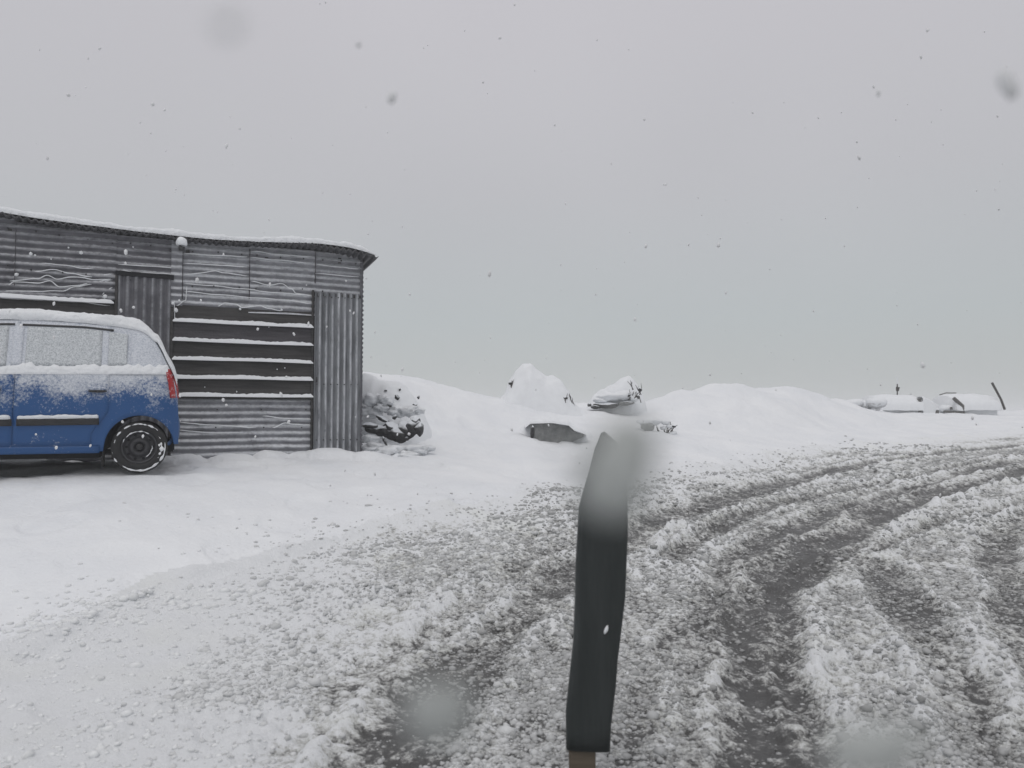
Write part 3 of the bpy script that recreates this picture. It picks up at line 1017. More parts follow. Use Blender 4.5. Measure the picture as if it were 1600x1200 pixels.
# roof sheets, ribs from front to back: each sheet about 0.8 m wide
def roof_sheet(x0, x1, dz):
    pitch = .076
    n = int((x1 - x0) / pitch * 6)
    rows = []
    for y in (-.5, -.1, .4, 1.2, 2.2, 3.2):
        row = []
        for j in range(n + 1):
            x = x0 + (x1 - x0) * j / n
            w = .016 * mnoise.noise(Vector((x * 2.1, y * .8, dz * 50)))
            if y < -.1 or y == -.5: y = over(x)
            row.append((x, y + (.02 * mnoise.noise(Vector((x0 * 3.1, 1, 1))) if y < 0 else 0), roofz(x) + dz - .02 + .014 * math.cos(2 * math.pi * x / pitch) - .045 * (y + .26) + w + (.012 if y < -.12 else 0)))
        rows.append(row)
    o = obj('roof_sheet', *MBg(rows), M['tin_roof'], shed)
    md = o.modifiers.new('thick', 'SOLIDIFY'); md.thickness = .007; md.offset = -1
    return o
xe = wl(590, 401, .22)[0]
x = LX - .2; k = 0
while x < xe - .05:
    x1 = min(x + .86, xe)
    roof_sheet(x, x1, .006 * (k % 2)); x += .80; k += 1
# rafters' ends
for x in np.arange(LX + .3, xR, .9):
    z = roofz(x) - .075
    MB().box(x - .02, x + .02, -.01, 3.1, z - .09, z - .02).build('rafter', M['plank'], shed)
# snow lying on the roof
rows = []
nx_ = 420
ys = [-.245, -.25, -.235, -.20, -.12, .05, .4, 1.0, 2.0, 3.1, 3.18]
for i in range(nx_ + 1):
    x = LX - .15 + (xe - .02 - LX + .15) * i / nx_
    t = .078 + .035 * mnoise.noise(Vector((x * 1.6, 3, 1))) + .022 * mnoise.noise(Vector((x * 6, 3, 1))) + .010 * mnoise.noise(Vector((x * 19, 3, 1)))
    t *= min(1, (xe - x) / .25 + .15)
    t = max(t, .012)
    row = []
    for j, y in enumerate(ys):
        h = (0, .45, .8, .95, 1, 1.05, 1.1, 1.15, 1.15, 1.0, 0)[j] * t
        yy = y if j > 5 else over(x) + .015 + (0, -.005, .01, .045, .12, .2)[j]
        yy = yy + .012 * mnoise.noise(Vector((x * 8, y, 5)))
        row.append((x, yy, roofz(x) - .002 - .045 * (yy + .26) + h + .012))
    rows.append(row)
obj('roof_snow', *MBg(rows), M['snow_lump'], shed)

# threads of snow on the ribs
S = [[(286, 444), (330, 447), (380, 452), (430, 458), (487, 462)], [(288, 456), (340, 461), (400, 466), (450, 470), (486, 475)],
     [(340, 479), (352, 474), (368, 476), (378, 481), (392, 480), (405, 478), (420, 483), (440, 486)],
     [(286, 430), (310, 428), (335, 424), (350, 427), (388, 432)], [(392, 440), (420, 446), (440, 444), (455, 452), (462, 459), (486, 463)],
     [(390, 403), (430, 407), (487, 412)], [(392, 393), (440, 399), (487, 402)], [(492, 414), (530, 418), (560, 421)], [(492, 428), (560, 433)],
     [(66, 412), (100, 415), (130, 420), (178, 423)], [(185, 414), (240, 417), (284, 420)], [(190, 423), (215, 427), (250, 428), (284, 430)],
     [(55, 425), (85, 422), (110, 428), (140, 433), (178, 429)], [(16, 440), (60, 436), (74, 431), (90, 437), (115, 433), (150, 438), (176, 436)],
     [(14, 446), (22, 441), (60, 443), (78, 440), (94, 449), (120, 447), (150, 441), (178, 436)], [(10, 455), (60, 456), (100, 455), (118, 449), (150, 444), (176, 438)],
     [(160, 461), (166, 455), (176, 450)], [(0, 466), (60, 469), (120, 472), (172, 478)],
     [(286, 397), (340, 400), (386, 402)], [(286, 412), (340, 415), (386, 418)],
     [(410, 650), (450, 654), (488, 655)], [(425, 668), (445, 661), (460, 663), (486, 664)], [(280, 660), (330, 664), (400, 668)], [(275, 672), (330, 676), (380, 676)],
     [(292, 448), (290, 470), (276, 478)], [(272, 470), (273, 500)]]
b = MB()
for i, pts in enumerate(S):
    P, rad = streak(pts, -.034, .0075, i, shed)
    b.tube(P, rad, 5)
o = b.build('snow_lines', M['snow'], shed, True); o['kind'] = 'stuff'
# clots of snow caught on the sheets
b = MB()
for (u, v, s) in ((48, 397, .02), (55, 399, .012), (127, 395, .022), (26, 429, .022), (107, 387, .010), (80, 405, .01), (275, 485, .028), (270, 474, .02), (164, 463, .025),
                  (280, 470, .016), (440, 484, .015), (375, 483, .016), (208, 386, .01), (420, 511, .008), (445, 575, .009), (433, 577, .008), (320, 605, .008)):
    x, z = wl(u, v, .04)
    vs, fs = blob(s, s * .5, s * 1.1, 1, .4, 1.5, u)
    k = len(b.v); b.v += [(p.x + x, p.y - .045, p.z + z) for p in vs]; b.f += [tuple(q + k for q in f) for f in fs]
o = b.build('snow_clots', M['snow'], shed, True); o['kind'] = 'stuff'
# nail heads, and dark strips painting the shade at the sheet seams
b = MB()
rnd = random.Random(3)
for u in list(range(12, 176, 40)) + [200, 235, 262, 300, 336, 372, 400, 436, 470, 500, 530, 556]:
    for dz in (.09, .50):
        x = wx(u) + rnd.uniform(-.03, .03); z = eave(x) - dz - rnd.uniform(0, .03)
        b.tube([(x, -.026, z), (x, -.044, z)], [.011, .007], 6)
for u in (276, 340, 410, 475):
    for v in (640, 668):
        x, z = wl(u + rnd.uniform(-4, 4), v, .03); b.tube([(x, -.026, z), (x, -.04, z)], [.010, .007], 6)
for k in range(7):
    x = xD + .04 + k * .085
    for z in (zt_d - .06, .95, .25): b.tube([(x, -.066, z), (x, -.082, z)], [.009, .006], 6)
o = b.build('nail_heads', M['trim'], shed); o['kind'] = 'stuff'
for u, dz in ((388.5, .62), (491, .40), (284, .66), (22, .7)):
    x = wx(u); z1 = eave(x) - .03; rows = []
    for q in range(24):
        z = z1 - dz * q / 23; w_ = .003 + .007 * abs(mnoise.noise(Vector((z * 14, u, 1))))
        y_ = -.030 - .014 * math.cos(2 * math.pi * z / .082) - .004
        rows.append([(x - w_, y_, z), (x + w_, y_ - .004, z)])
    obj('seam_shade', *MBg(rows), M['plank2'], shed)  # thin dark strip in place of the shade along the overlap
# crooked stay at the foot of the corner
MB().tube([(xR + .02, -.05, .10), (xR + .03, -.07, .0), (xR + .07, -.10, -.10)], .012).build('corner_stay', M['trim'], shed)

# lamp under the eaves
lx, lz = wl(284, 386, .2)
Lp = Vector((CX, CY, CZ)) + WX * lx - WN * .2; Lp.z = CZ + lz
lamp = empty('wall_lamp', Lp, ROT)
tag(lamp, 'small snow-capped lamp fixed under the eaves of the tin shed', 'lamp')
MB().tube([(-.02, .19, .0), (-.02, .05, .02), (-.02, .0, .01), (0, 0, -.01)], .012, 8).build('lamp_arm', M['lamp_dark'], lamp)
MB().tube([(0, 0, -.045), (0, 0, -.04), (0, 0, .0)], [.022, .032, .036], 12).build('lamp_holder', M['lamp_dark'], lamp, True)
vs, fs = blob(.062, .062, .068, 3, .14, 1.2, 4)
obj('snow_cap', [(p.x, p.y, max(p.z, -.035) + .052) for p in vs], fs, M['snow'], lamp)

# ================================================================== THE CAR
hub = at(217, 739, 7.2)
fwd = Vector((-math.cos(ROT), -math.sin(ROT), 0)); side = Vector((math.sin(ROT), -math.cos(ROT), 0))
W0 = .735
org = Vector((hub.x, hub.y, hub.z)) - side * (W0 - .02)
GZC = org.z
car = empty('parked_car', org, ROT + math.pi)
tag(car, 'small blue hatchback half coated in snow, parked in front of the tin shed', 'car')
TOP = [(-.445, .50), (-.45, .60), (-.435, .72), (-.41, .85), (-.365, .98), (-.30, 1.10), (-.235, 1.21), (-.175, 1.30), (-.12, 1.355), (-.04, 1.395), (.15, 1.425), (.5, 1.452),
       (.9, 1.46), (1.25, 1.44), (1.5, 1.40), (1.68, 1.34), (1.95, 1.14), (2.2, .98), (2.3, .955), (2.6, .90), (2.85, .81), (2.96, .72), (3.0, .6), (3.01, .5)]
TOP = [q for q in TOP if not -.32 < q[0] < .3]
TOP[5:5] = [(-.285, 1.10), (-.215, 1.21), (-.145, 1.30), (-.07, 1.36), (.02, 1.40), (.22, 1.428)]
TOP = [(x * .74 if x < 0 else x, z) for x, z in TOP]
XR0 = TOP[1][0]
tx = [p[0] for p in TOP]; tz = [p[1] for p in TOP]
def topz(x): return float(np.interp(x, tx, tz))
WHX = (0.0, 2.36); RW = .240; RA = .292; WS = RW / .262
def botz(x):
    z = .205
    for w in WHX:
        d = abs(x - w)
        if d < RA: z = max(z, .24 + math.sqrt(RA * RA - d * d))
    if x < -.29: z = max(z, .26)
    if x > 2.8: z = max(z, .24)
    return z
def plan(x):
    p = 1.0
    if x < .0: p -= .15 * ((-x) / .333) ** 2.8
    if x > 2.2: p -= .22 * ((x - 2.2) / .81) ** 2.2
    return p
GW = ([.18, .3, .45, .62, .78, .90, .955, 1.0, 1.15, 1.30, 1.40, 1.47], [.935, .965, .985, 1.0, .995, .975, .955, .925, .855, .785, .735, .70])
def hw(x, z):
    w = W0 * plan(x) * float(np.interp(z, *GW))
    for c in WHX:                                   # flared arches
        d = math.hypot(x - c, z - .25)
        if d > RA - .01: w += .016 * math.exp(-((d - RA) / .05) ** 2)
    # crease along the flank
    w += .008 * math.exp(-((z - (.55 + .0 * x)) / .03) ** 2) * (1 if .35 < x < 2.0 else 0)
    return w
xs = sorted(set([round(x, 4) for x in list(tx) + list(np.arange(-.30, 3.0, .03)) + [w + s * RA * math.cos(a) for w in WHX for s in (-1, 1) for a in np.linspace(0, 1.5, 12)]]))
xs = [x for x in xs if XR0 <= x <= 3.01]
xs = [x for i, x in enumerate(xs) if i == 0 or x - xs[i - 1] > .004]
def section(x):
    zb, zt = botz(x), topz(x)
    if zt < zb + .1: zt = zb + .1
    ze = zt - min(.075, (zt - zb) * .35)
    pts = []
    ns, nr = 16, 8
    for k in range(ns + 1):
        z = zb + (ze - zb) * k / ns
        pts.append((x, hw(x, z), z))
    we = hw(x, ze)
    for k in range(1, nr + 1):
        a = math.pi / 2 * k / nr
        pts.append((x, we * math.cos(a) ** .55 if k < nr else 0, ze + (zt - ze) * math.sin(a) ** .9))
    return pts
rows = []
for x in xs:
    p = section(x)
    rows.append([(a, -b, c) for a, b, c in p] + [q for q in p[:-1][::-1]])
mbd = MB(); mbd.grid(rows)
n = len(rows[0])
nf0 = len(mbd.f)
for i in range(len(rows) - 1):                       # the underside
    mbd.f.append((i * n, (i + 1) * n, (i + 1) * n + n - 1, i * n + n - 1))
mbd.f.append(tuple(range(n))); k = (len(rows) - 1) * n; mbd.f.append(tuple(range(k, k + n))[::-1])
body = obj('body', mbd.v, mbd.f, [M['paint'], M['under']], car)
for p in body.data.polygons:
    if nf0 <= p.index < nf0 + len(rows) - 1: p.material_index = 1
fix_normals(body)

def side_patch(name, x0, x1, z0f, z1f, off, mat, parent, nx=24, nz=12, x0f=None, x1f=None, sgn=1, skirt=.012, noise=0, seed=0):
    """a panel that follows the flank, lying off metres outside it"""
    rows = []
    for j in range(-1, nz + 2):
        fz = min(max(j / nz, 0), 1); row = []
        for i in range(-1, nx + 2):
            fx = min(max(i / nx, 0), 1)
            z_m = (z0f(x0 + (x1 - x0) * fx) * (1 - fz) + z1f(x0 + (x1 - x0) * fx) * fz)
            a = x0f(z_m) if x0f else x0; b_ = x1f(z_m) if x1f else x1
            x = a + (b_ - a) * fx
            z = z0f(x) * (1 - fz) + z1f(x) * fz
            o = off
            if noise: o += noise * (mnoise.noise(Vector((x * 9 + seed, z * 9, seed))) + .5)
            if i in (-1, nx + 1) or j in (-1, nz + 1): o = -skirt
            row.append((x, sgn * (hw(x, z) + o), z))
        rows.append(row)
    return obj(name, *MBg(rows), mat, parent)

belt = lambda x: .955 - .02 * (x - .2)
wtop = lambda x: min(topz(x) - .115, 1.335 - .05 * max(0, .35 - x))
for sg in (1, -1):
    # rear door
    def rx0(z):   # rear edge: bends round the wheel arch
        return .26 if z > .60 else .26 + .14 * sstep(.6, .34, np.float64(z))
    def rx1(z): return 1.0 - .02 * (z - .5)
    d1 = side_patch('door', .25, .985, lambda x: .27, lambda x: wtop(x) + .045, .007, M['paint'], car, 22, 26, rx0, rx1, sg)
    d2 = side_patch('door', .998, 1.95, lambda x: .27, lambda x: min(wtop(x) + .045, topz(x) - .07), .007, M['paint'], car, 26, 26,
                    lambda z: 1.0 - .02 * (z - .5) + .006, lambda z: 1.98 - .0 * z, sg)
    for d, xa, xb in ((d1, .33, .93), (d2, 1.07, 1.80)):
        side_patch('window', xa, xb, lambda x: belt(x) + .03, lambda x: min(wtop(x), topz(x) - .11), .012, M['glass'], d, 18, 10, None, None, sg)
        # black drip line over the window
        side_patch('window_seal', xa - .04 - (.05 if d is d1 else 0), xb + .04, lambda x: min(wtop(x), topz(x) - .11) + .006, lambda x: min(wtop(x), topz(x) - .11) + .024, .015, M['trim'], d, 18, 2, None, None, sg)
        # handle
        hx = .35 if d is d1 else 1.17
        pts = [(hx + .075 * math.cos(t), 0, .022 * math.sin(t)) for t in np.linspace(0, math.pi * 2, 17)[:-1]]
        b = MB(); rr = []
        zc = .775
        for o_, s_ in ((-.01, 1), (.016, 1), (.026, .8), (.028, .1)):
            rr.append([(hx + (p[0] - hx) * s_, sg * (hw(hx, zc) + .007 + o_), zc + p[2] * s_) for p in pts])
        b.grid(rr, True); hd = b.build('door_handle', M['paint'], d, True)
        b = MB(); rr = []
        for o_, s_ in ((-.01, 1), (.012, 1), (.018, .7), (.018, .1)):
            rr.append([(hx + (p[0] - hx) * s_ * 1.02, sg * (hw(hx, zc) + .018 + o_), zc - .022 + p[2] * s_ * .6) for p in pts])
        b.grid(rr, True); b.build('handle_shade', M['trim'], hd, True)  # raised black patch paints the shade of the hollow under the handle
    # black rubbing strip with snow on it
    for xa, xb, dd in ((.335, .975, d1), (1.01, 1.93, d2)):
        side_patch('rubbing_strip', xa, xb, lambda x: .452 + .012 * x * -1, lambda x: .512 - .012 * x, .022, M['trim'], dd, 16, 3, None, None, sg)
    # pillar between the windows, dark line behind the rear window
    side_patch('pillar_cover', .955, 1.035, lambda x: belt(x) + .03, lambda x: wtop(x) - .002, .0135, M['paint'], car, 4, 8, None, None, sg)
    side_patch('quarter_window', .12, .275, lambda x: belt(x) + .04, lambda x: min(wtop(x), topz(x) - .12), .012, M['glass'], car, 10, 10, None, None, sg)
    # sill
    side_patch('sill', .33, 2.03, lambda x: .19, lambda x: .255, .006, M['paint'], car, 20, 3, None, None, sg)
    # tail lamp wrapped round the corner
    rows = []
    for j in range(9):
        z = .70 + .27 * j / 8; row = []
        lo = .74 * float(np.interp(z, [.5, .6, .72, .85, .98], [-.445, -.45, -.435, -.41, -.365])) - .006
        for i in range(9):
            f = i / 8
            x = lo + .075 * f
            row.append((x, sg * (hw(x, z) + .007 - .10 * (1 - f) ** 3), z))
        rows.append(row)
    tl = obj('tail_lamp', *MBg(rows), M['red'], car)
    md = tl.modifiers.new('t', 'SOLIDIFY'); md.thickness = .02; md.offset = 0
    # head lamp
    side_patch('head_lamp', 2.62, 2.88, lambda x: .62, lambda x: .74, .006, M['glass'], car, 8, 6, None, None, sg)

# bumper seam, rear window, number-plate-less hatch
b = MB(); rows = []
for z in np.linspace(1.03, 1.31, 9):
    x = .74 * float(np.interp(z, [.98, 1.10, 1.21, 1.30, 1.355], [-.365, -.285, -.21, -.145, -.075])) - .006
    wv = hw(-.2, min(z, 1.3)) * .84
    rows.append([(x - .012 * math.cos(t * math.pi / 2), wv * t, z + .004) for t in np.linspace(-1, 1, 13)])
o = obj('rear_window', *MBg(rows), M['glass'], car)
rows = []
for x in np.linspace(1.72, 2.16, 9):
    wv = hw(x, topz(x) - .08) * .88
    rows.append([(x, wv * t, topz(x) + .012 - .05 * abs(t) ** 4) for t in np.linspace(-1, 1, 13)])
obj('windscreen', *MBg(rows), M['glass'], car)
# rear bumper: rounded lip
rows = []
for t in np.linspace(-1, 1, 25):
    y = t * .62; xo = -.342 + .08 * abs(t) ** 4
    rows.append([(xo + .035, y, .545), (xo, y, .52), (xo - .012, y, .42), (xo - .004, y, .31), (xo + .05, y, .245)])
bp_ = obj('rear_bumper', *MBg(rows), M['paint'], car)
# underfloor, mud flap, exhaust
MB().box(.34, 2.02, -.58, .58, .14, .21).build('underfloor', M['under'], car)
MB().box(-.30, -.24, -.5, .5, .2, .30).build('rear_panel', M['under'], car)
MB().box(.30, .312, .44, .66, .06, .32).build('mud_flap', M['black'], car)
MB().tube([(-.29, .35, .20), (.3, .33, .19), (.5, .2, .18)], .022, 8).build('exhaust_pipe', M['under'], car)
MB().tube([(0, -.62, .262), (0, .62, .262)], .04, 8).build('axle', M['under'], car)
MB().tube([(2.36, -.62, .262), (2.36, .62, .262)], .04, 8).build('axle', M['under'], car)

def lathe(prof, n=40, axis_y=0.):
    rows = []
    for k in range(n):
        a = 2 * math.pi * k / n
        rows.append([(r * math.cos(a), y, r * math.sin(a)) for r, y in prof])
    b = MB(); m = len(prof)
    for r in rows: b.v += r
    for k in range(n):
        for j in range(m - 1):
            p, q = k * m, ((k + 1) % n) * m
            b.f.append((p + j, q + j, q + j + 1, p + j + 1))
    return b
def wheel(x, sg):
    w = empty('wheel', (x, sg * .66, RW))
    w.parent = car
    w.rotation_euler = (0, 0, 0 if sg > 0 else math.pi)
    w.scale = (WS, 1, WS)
    # +y is the outer face
    ty = lathe([(.165, -.06), (.19, -.072), (.235, -.072), (.255, -.06), (.262, -.03), (.262, .03), (.255, .06), (.235, .074), (.20, .078), (.168, .066), (.160, .05), (.160, -.05), (.165, -.06)], 56)
    ty.build('tyre', M['black'], w, True)
    # tread grooves as ribs
    rm = lathe([(.160, .045), (.168, .062), (.163, .068), (.150, .062), (.143, .040), (.135, .022), (.110, .018), (.095, .030), (.080, .044), (.055, .048), (.050, .036), (.0, .034)], 48)
    rim = rm.build('rim', M['steel'], w, True)
    b = lathe([(.032, .034), (.032, .058), (.024, .064), (.001, .064)], 20); b.build('hub_cap', M['trim'], rim, True)
    for k in range(10):                               # flat dark discs painting the shade in the steel wheel's vent holes
        a = 2 * math.pi * k / 10
        c = (.122 * math.cos(a), .024, .122 * math.sin(a)); b = MB(); m = 0
        for q in range(8):
            t = 2 * math.pi * q / 8
            b.v.append((c[0] + .014 * math.cos(t), c[1] + .0015, c[2] + .014 * math.sin(t)))
        b.f.append(tuple(range(m, m + 8)))
        b.build('vent_shade', M['under'], rim)
    for k in range(4):
        a = math.pi / 4 + math.pi / 2 * k
        MB().tube([(.066 * math.cos(a), .045, .066 * math.sin(a)), (.066 * math.cos(a), .060, .066 * math.sin(a))], .009, 6).build('wheel_nut', M['trim'], rim)
    # snow packed on the tyre and the rim
    b = MB()
    def arc(r, a0, a1, th, y, seed):
        P = []; rad = []
        for q in range(30):
            f = q / 29; a = a0 + (a1 - a0) * f
            rr_ = r + .006 * mnoise.noise(Vector((a * 4, seed, 1)))
            P.append((-rr_ * math.cos(a), y, rr_ * math.sin(a)))
            rad.append(th * max(.15, .55 + 1.1 * mnoise.noise(Vector((a * 5, seed, 5)))) * math.sin(math.pi * min(max(f, .03), .97)) ** .4)
        b.tube(P, rad, 6)
    arc(.232, R(25), R(178), .013, .070, 1); arc(.236, R(-140), R(15), .020, .068, 2); arc(.158, R(50), R(165), .009, .064, 3); arc(.118, R(-60), R(5), .010, .034, 4)
    arc(.205, R(-40), R(30), .022, .070, 5)
    arc(.245, R(185), R(225), .012, .06, 6)
    b.build('snow_ring', M['snow'], w, True)
for x in WHX:
    for sg in (1, -1): wheel(x, sg)

# snow on the car: roof, ledge along the windows, rubbing strip
rows = []
xx = np.concatenate([np.linspace(-.295, -.10, 16), np.linspace(-.08, 1.62, 60)])
for x in xx:
    zt = topz(x); ze = zt - .075
    th = .030 + .030 * sstep(-.3, .1, np.float64(x)) + .010 * mnoise.noise(Vector((x * 3, 0, 0)))
    row = []
    for t in np.linspace(-1, 1, 41):
        a = (1 - abs(t)) * math.pi / 2
        y = hw(x, ze) * max(math.cos(a), 0) ** .55
        z = ze + .075 * math.sin(a) ** .9
        ed = 1 - abs(t) ** 10
        nz_ = 1 + .5 * mnoise.noise(Vector((x * 5, t * 4, 3))) + .25 * mnoise.noise(Vector((x * 17, t * 14, 3)))
        k = th * nz_
        row.append((x - (k * .6 if x < -.1 else 0), math.copysign(y + .012 * nz_ - (.0 if ed > .1 else .012), t), z + k * (.25 + .75 * ed)))
    rows.append(row)
obj('roof_snow', *MBg(rows), M['snow_lump'], car)
def flank_snow(name, x0, x1, zf, h, dep, seed, parent, gap=None, sg=1, base_off=0.):
    rows = []; n = int((x1 - x0) / .012)
    for i in range(n + 1):
        x = x0 + (x1 - x0) * i / n
        t = .75 + .8 * mnoise.noise(Vector((x * 6, seed, 4))) + .5 * mnoise.noise(Vector((x * 22, seed, 9)))
        if gap: t = t - gap * (.5 + mnoise.noise(Vector((x * 9, seed, 14))))
        t = max(t, .05)
        if i in (0, n): t = .05
        z0 = zf(x)
        row = []
        for k in range(8):
            a = math.pi * k / 7
            zz_ = z0 + (1 - math.cos(a)) * .5 * h * (.6 + .4 * t)
            row.append((x, sg * (hw(x, zz_) + base_off + .004 + dep * t * math.sin(a)), zz_))
        rows.append(row)
    return obj(name, *MBg(rows), M['snow_lump'], parent)
for sg in (1, -1):
    flank_snow('window_ledge_snow', -.24, 1.95, lambda x: belt(x) - .045, .10, .013, 3, car, sg=sg, base_off=.004)
    flank_snow('strip_snow', .34, .97, lambda x: .508 - .012 * x, .042, .032, 5, car, gap=.25, sg=sg, base_off=.006)
    flank_snow('strip_snow', 1.02, 1.92, lambda x: .508 - .012 * x, .042, .030, 6, car, sg=sg, base_off=.006)
# upper rear quarter caked with snow
o = side_patch('quarter_snow', -.18, .085, lambda x: belt(x) + .01, lambda x: max(belt(x) + .02, min(wtop(x) + .03, topz(x) - .085)), .006, M['caked'], car, 26, 18, None, None, 1, .006, .012, 4)

# ================================================================== STONE HEAP beside the shed
def mound(parent, orgn, prof, Y, depth, base_v=665, seed=0, name='snow_cap', rough=1.0):
    """a snow-covered mass whose skyline is given as (u, v) pixels at distance Y"""
    pts = [at(u, v, Y) for u, v in prof]
    X = [p.x for p in pts]; Z = [p.z for p in pts]
    x0, x1 = X[0], X[-1]
    rows = []
    nX, nY = 70, 36
    for j in range(nY + 1):
        t = -1 + 2 * j / nY
        row = []
        for i in range(nX + 1):
            f = i / nX; xm = (x0 + x1) / 2; x = x0 + (x1 - x0) * f
            zt = float(np.interp(x, X, Z))
            y = Y + t * depth * (.15 + .85 * math.sqrt(max(0, 1 - (2 * f - 1) ** 2)))
            g = gz(x, y) - .25
            s = max(0, 1 - abs(t) ** 1.7) ** .75 * min(1, max(0, math.sin(min(f, 1 - f, .1) * 5 * math.pi)) ** .6 + 0)
            n_ = rough * .045 * mnoise.noise(Vector((x * 2.5, y * 2.5, seed))) + .026 * rough * mnoise.noise(Vector((x * 7, y * 7, seed))) + .008 * mnoise.noise(Vector((x * 24, y * 24, seed)))
            z = g + (zt - g) * s + n_ * (s > .02)
            row.append(Vector((x, y, z)) - orgn)
        rows.append(row)
    return obj(name, *MBg(rows), M['snow'], parent)


hp = Vector((-1.95, 11.3, 0)); hp.z = gz(hp.x, hp.y)
heap = empty('stone_heap', hp)
tag(heap, 'heap of dark stones under thick snow beside the right end of the shed', 'stone heap')
blanket = mound(heap, hp, [(548, 600), (556, 586), (570, 584), (590, 588), (606, 593), (622, 597), (636, 608), (650, 624), (662, 645), (674, 674), (684, 700)], 12.2, .95, seed=14, name='snow_blanket', rough=1.6)
def put_rock(u, v, Y, sx, sy, sz, seed, cap=.5, tilt=0, dY=0.):
    p = cast(blanket, hp, u, v) if Y is None else at(u, v, Y)
    if p is None: p = at(u, v, 11.4)
    p = p + Vector((0, dY, 0)) - hp
    vs, fs = blob(sx, sy, sz, 3, .3, 1.3, seed, .74)
    Rm = Matrix.Rotation(tilt, 3, 'Y')
    vs = [Rm @ q for q in vs]
    rk = obj('stone', vs, fs, M['stone'], heap, loc=p)
    if cap:
        cv, cf = blob(sx * 1.05, sy * 1.2, sz * .8, 3, .3, 1.3, seed + .5)
        cv = [Rm @ q for q in cv]
        obj('snow_cap', [q + Vector((0, -.01, sz * cap)) for q in cv], cf, M['snow'], rk)
    return rk
# bare stones in the dark band at the foot
for i, (u, v, a, c, t, cap) in enumerate([(588, 672, .13, .045, .15, 0), (603, 675, .12, .06, .1, .0), (618, 678, .12, .075, 0, 0), (634, 674, .11, .085, -.1, 0), (646, 668, .09, .09, 0, 0), (655, 671, .055, .07, 0, 0),
                                          (627, 684, .09, .05, 0, 0), (610, 668, .09, .05, .2, 0), (578, 666, .10, .03, .2, 0), (650, 660, .05, .05, 0, 0)]):
    put_rock(u, v - 1, 10.80 - .03 * (i % 3), a * 1.25, .14, c * 1.55, i + 1.0, cap, t)
# snow-loaded stones above the band
for i, (u, v, a, c, t) in enumerate([(580, 652, .13, .075, .1), (597, 644, .10, .06, .3), (618, 650, .13, .075, .15), (640, 650, .11, .07, -.1), (656, 650, .06, .05, 0), (582, 634, .13, .09, .1), (603, 632, .10, .07, .2)]):
    vs, fs = blob(a * 1.15, .16, c * 1.1, 3, .55, 1.9, i + 20.0)
    Rm = Matrix.Rotation(t, 3, 'Y')
    obj('snow_lump', [Rm @ q + at(u, v - 8, 11.1) - hp for q in vs], fs, M['snow'], heap)
# dark stones that show in the gaps
for i, (u, v, a, c, t) in enumerate([(620, 621, .042, .045, 0), (603, 610, .022, .020, .3), (625, 609, .015, .026, 0), (648, 633, .040, .032, -.4), (654, 621, .018, .028, .3), (589, 640, .024, .075, .1),
                                     (585, 631, .015, .06, -.7), (573, 620, .03, .014, .3), (598, 655, .11, .034, .45), (617, 652, .032, .04, 0), (645, 656, .034, .04, 0), (576, 648, .05, .012, .2), (609, 635, .03, .012, 0)]):
    put_rock(u, v, None if i not in (8, 9, 10) else 10.9, a, .05, c, i + 40.0, 0, t, -.01)
# snow at the foot
for i, (u, v, Y, s_) in enumerate([(571, 692, 10.45, .17), (585, 690, 10.4, .14), (600, 694, 10.4, .17), (622, 702, 10.4, .17), (640, 692, 10.55, .15), (660, 690, 10.8, .12), (574, 676, 10.6, .12)]):
    vs, fs = blob(s_ * 1.4, s_, s_ * .5, 3, .6, 2.0, i + 60)
    obj('snow_lump', [q + at(u, v + 11, Y) - hp for q in vs], fs, M['snow'], heap)
put_rock(601, 689, 10.33, .02, .02, .07, 77.0, 0, -.4)

# ================================================================== boulders and mounds under the snow
def twigs(name, pts, parent, orgn, n=5, L=.12, seed=0, r=.006, spread=.8):
    """a few stiff dark stems"""
    rnd = random.Random(seed)
    for k in range(n):
        p = Vector(pts[k % len(pts)]) - orgn
        d = Vector((rnd.uniform(-spread, spread), rnd.uniform(-.3, .3), rnd.uniform(.5, 1))).normalized()
        l_ = L * rnd.uniform(.6, 1.2)
        q = p + d * l_ * .5 + Vector((rnd.uniform(-.02, .02), 0, 0)); e_ = q + (d + Vector((rnd.uniform(-.5, .5), 0, .1))).normalized() * l_ * .5
        b = MB(); b.tube([p - d * .05, q, e_], [r, r * .8, r * .4], 5)
        if rnd.random() < .6:
            f_ = q + Vector((rnd.uniform(-1, 1), 0, rnd.uniform(.2, 1))).normalized() * l_ * .35
            b.tube([q, f_], [r * .7, r * .3], 5)
        b.build(name, M['twig'], parent)

def root(name, u, v, Y):
    p = at(u, v, Y); p.z = gz(p.x, p.y)
    return empty(name, p), p
# tall peaked one
m1, p1 = root('boulder', 830, 640, 17)
tag(m1, 'tall peaked boulder under thick snow, with dark twigs on both sides', 'boulder')
c1_ = mound(m1, p1, [(735, 662), (762, 640), (776, 626), (788, 616), (796, 594), (806, 578), (818, 569), (830, 568), (840, 577), (852, 586), (866, 588), (880, 598), (890, 612), (898, 630), (912, 640), (940, 660)], 17, .75, seed=3, rough=1.5)
vs, fs = blob(.62, .45, .55, 3, .2, 1.2, 71, .8)
obj('rock', [v + Vector((0, .1, .15)) for v in vs], fs, M['stone'], m1)
def on(o, orgn, u, v, Y):
    p = cast(o, orgn, u, v)
    return p if p is not None else at(u, v, Y)
twigs('twig', [on(c1_, p1, 798, 603, 16.6), on(c1_, p1, 800, 603, 16.6)], m1, p1, 4, .13, 5, .010)
twigs('twig', [on(c1_, p1, 883, 626, 16.6), on(c1_, p1, 893, 628, 16.6), on(c1_, p1, 897, 632, 16.6)], m1, p1, 5, .20, 8, .010, .3)
twigs('twig', [on(c1_, p1, 786, 643, 16)], m1, p1, 2, .15, 12, .016, .9)
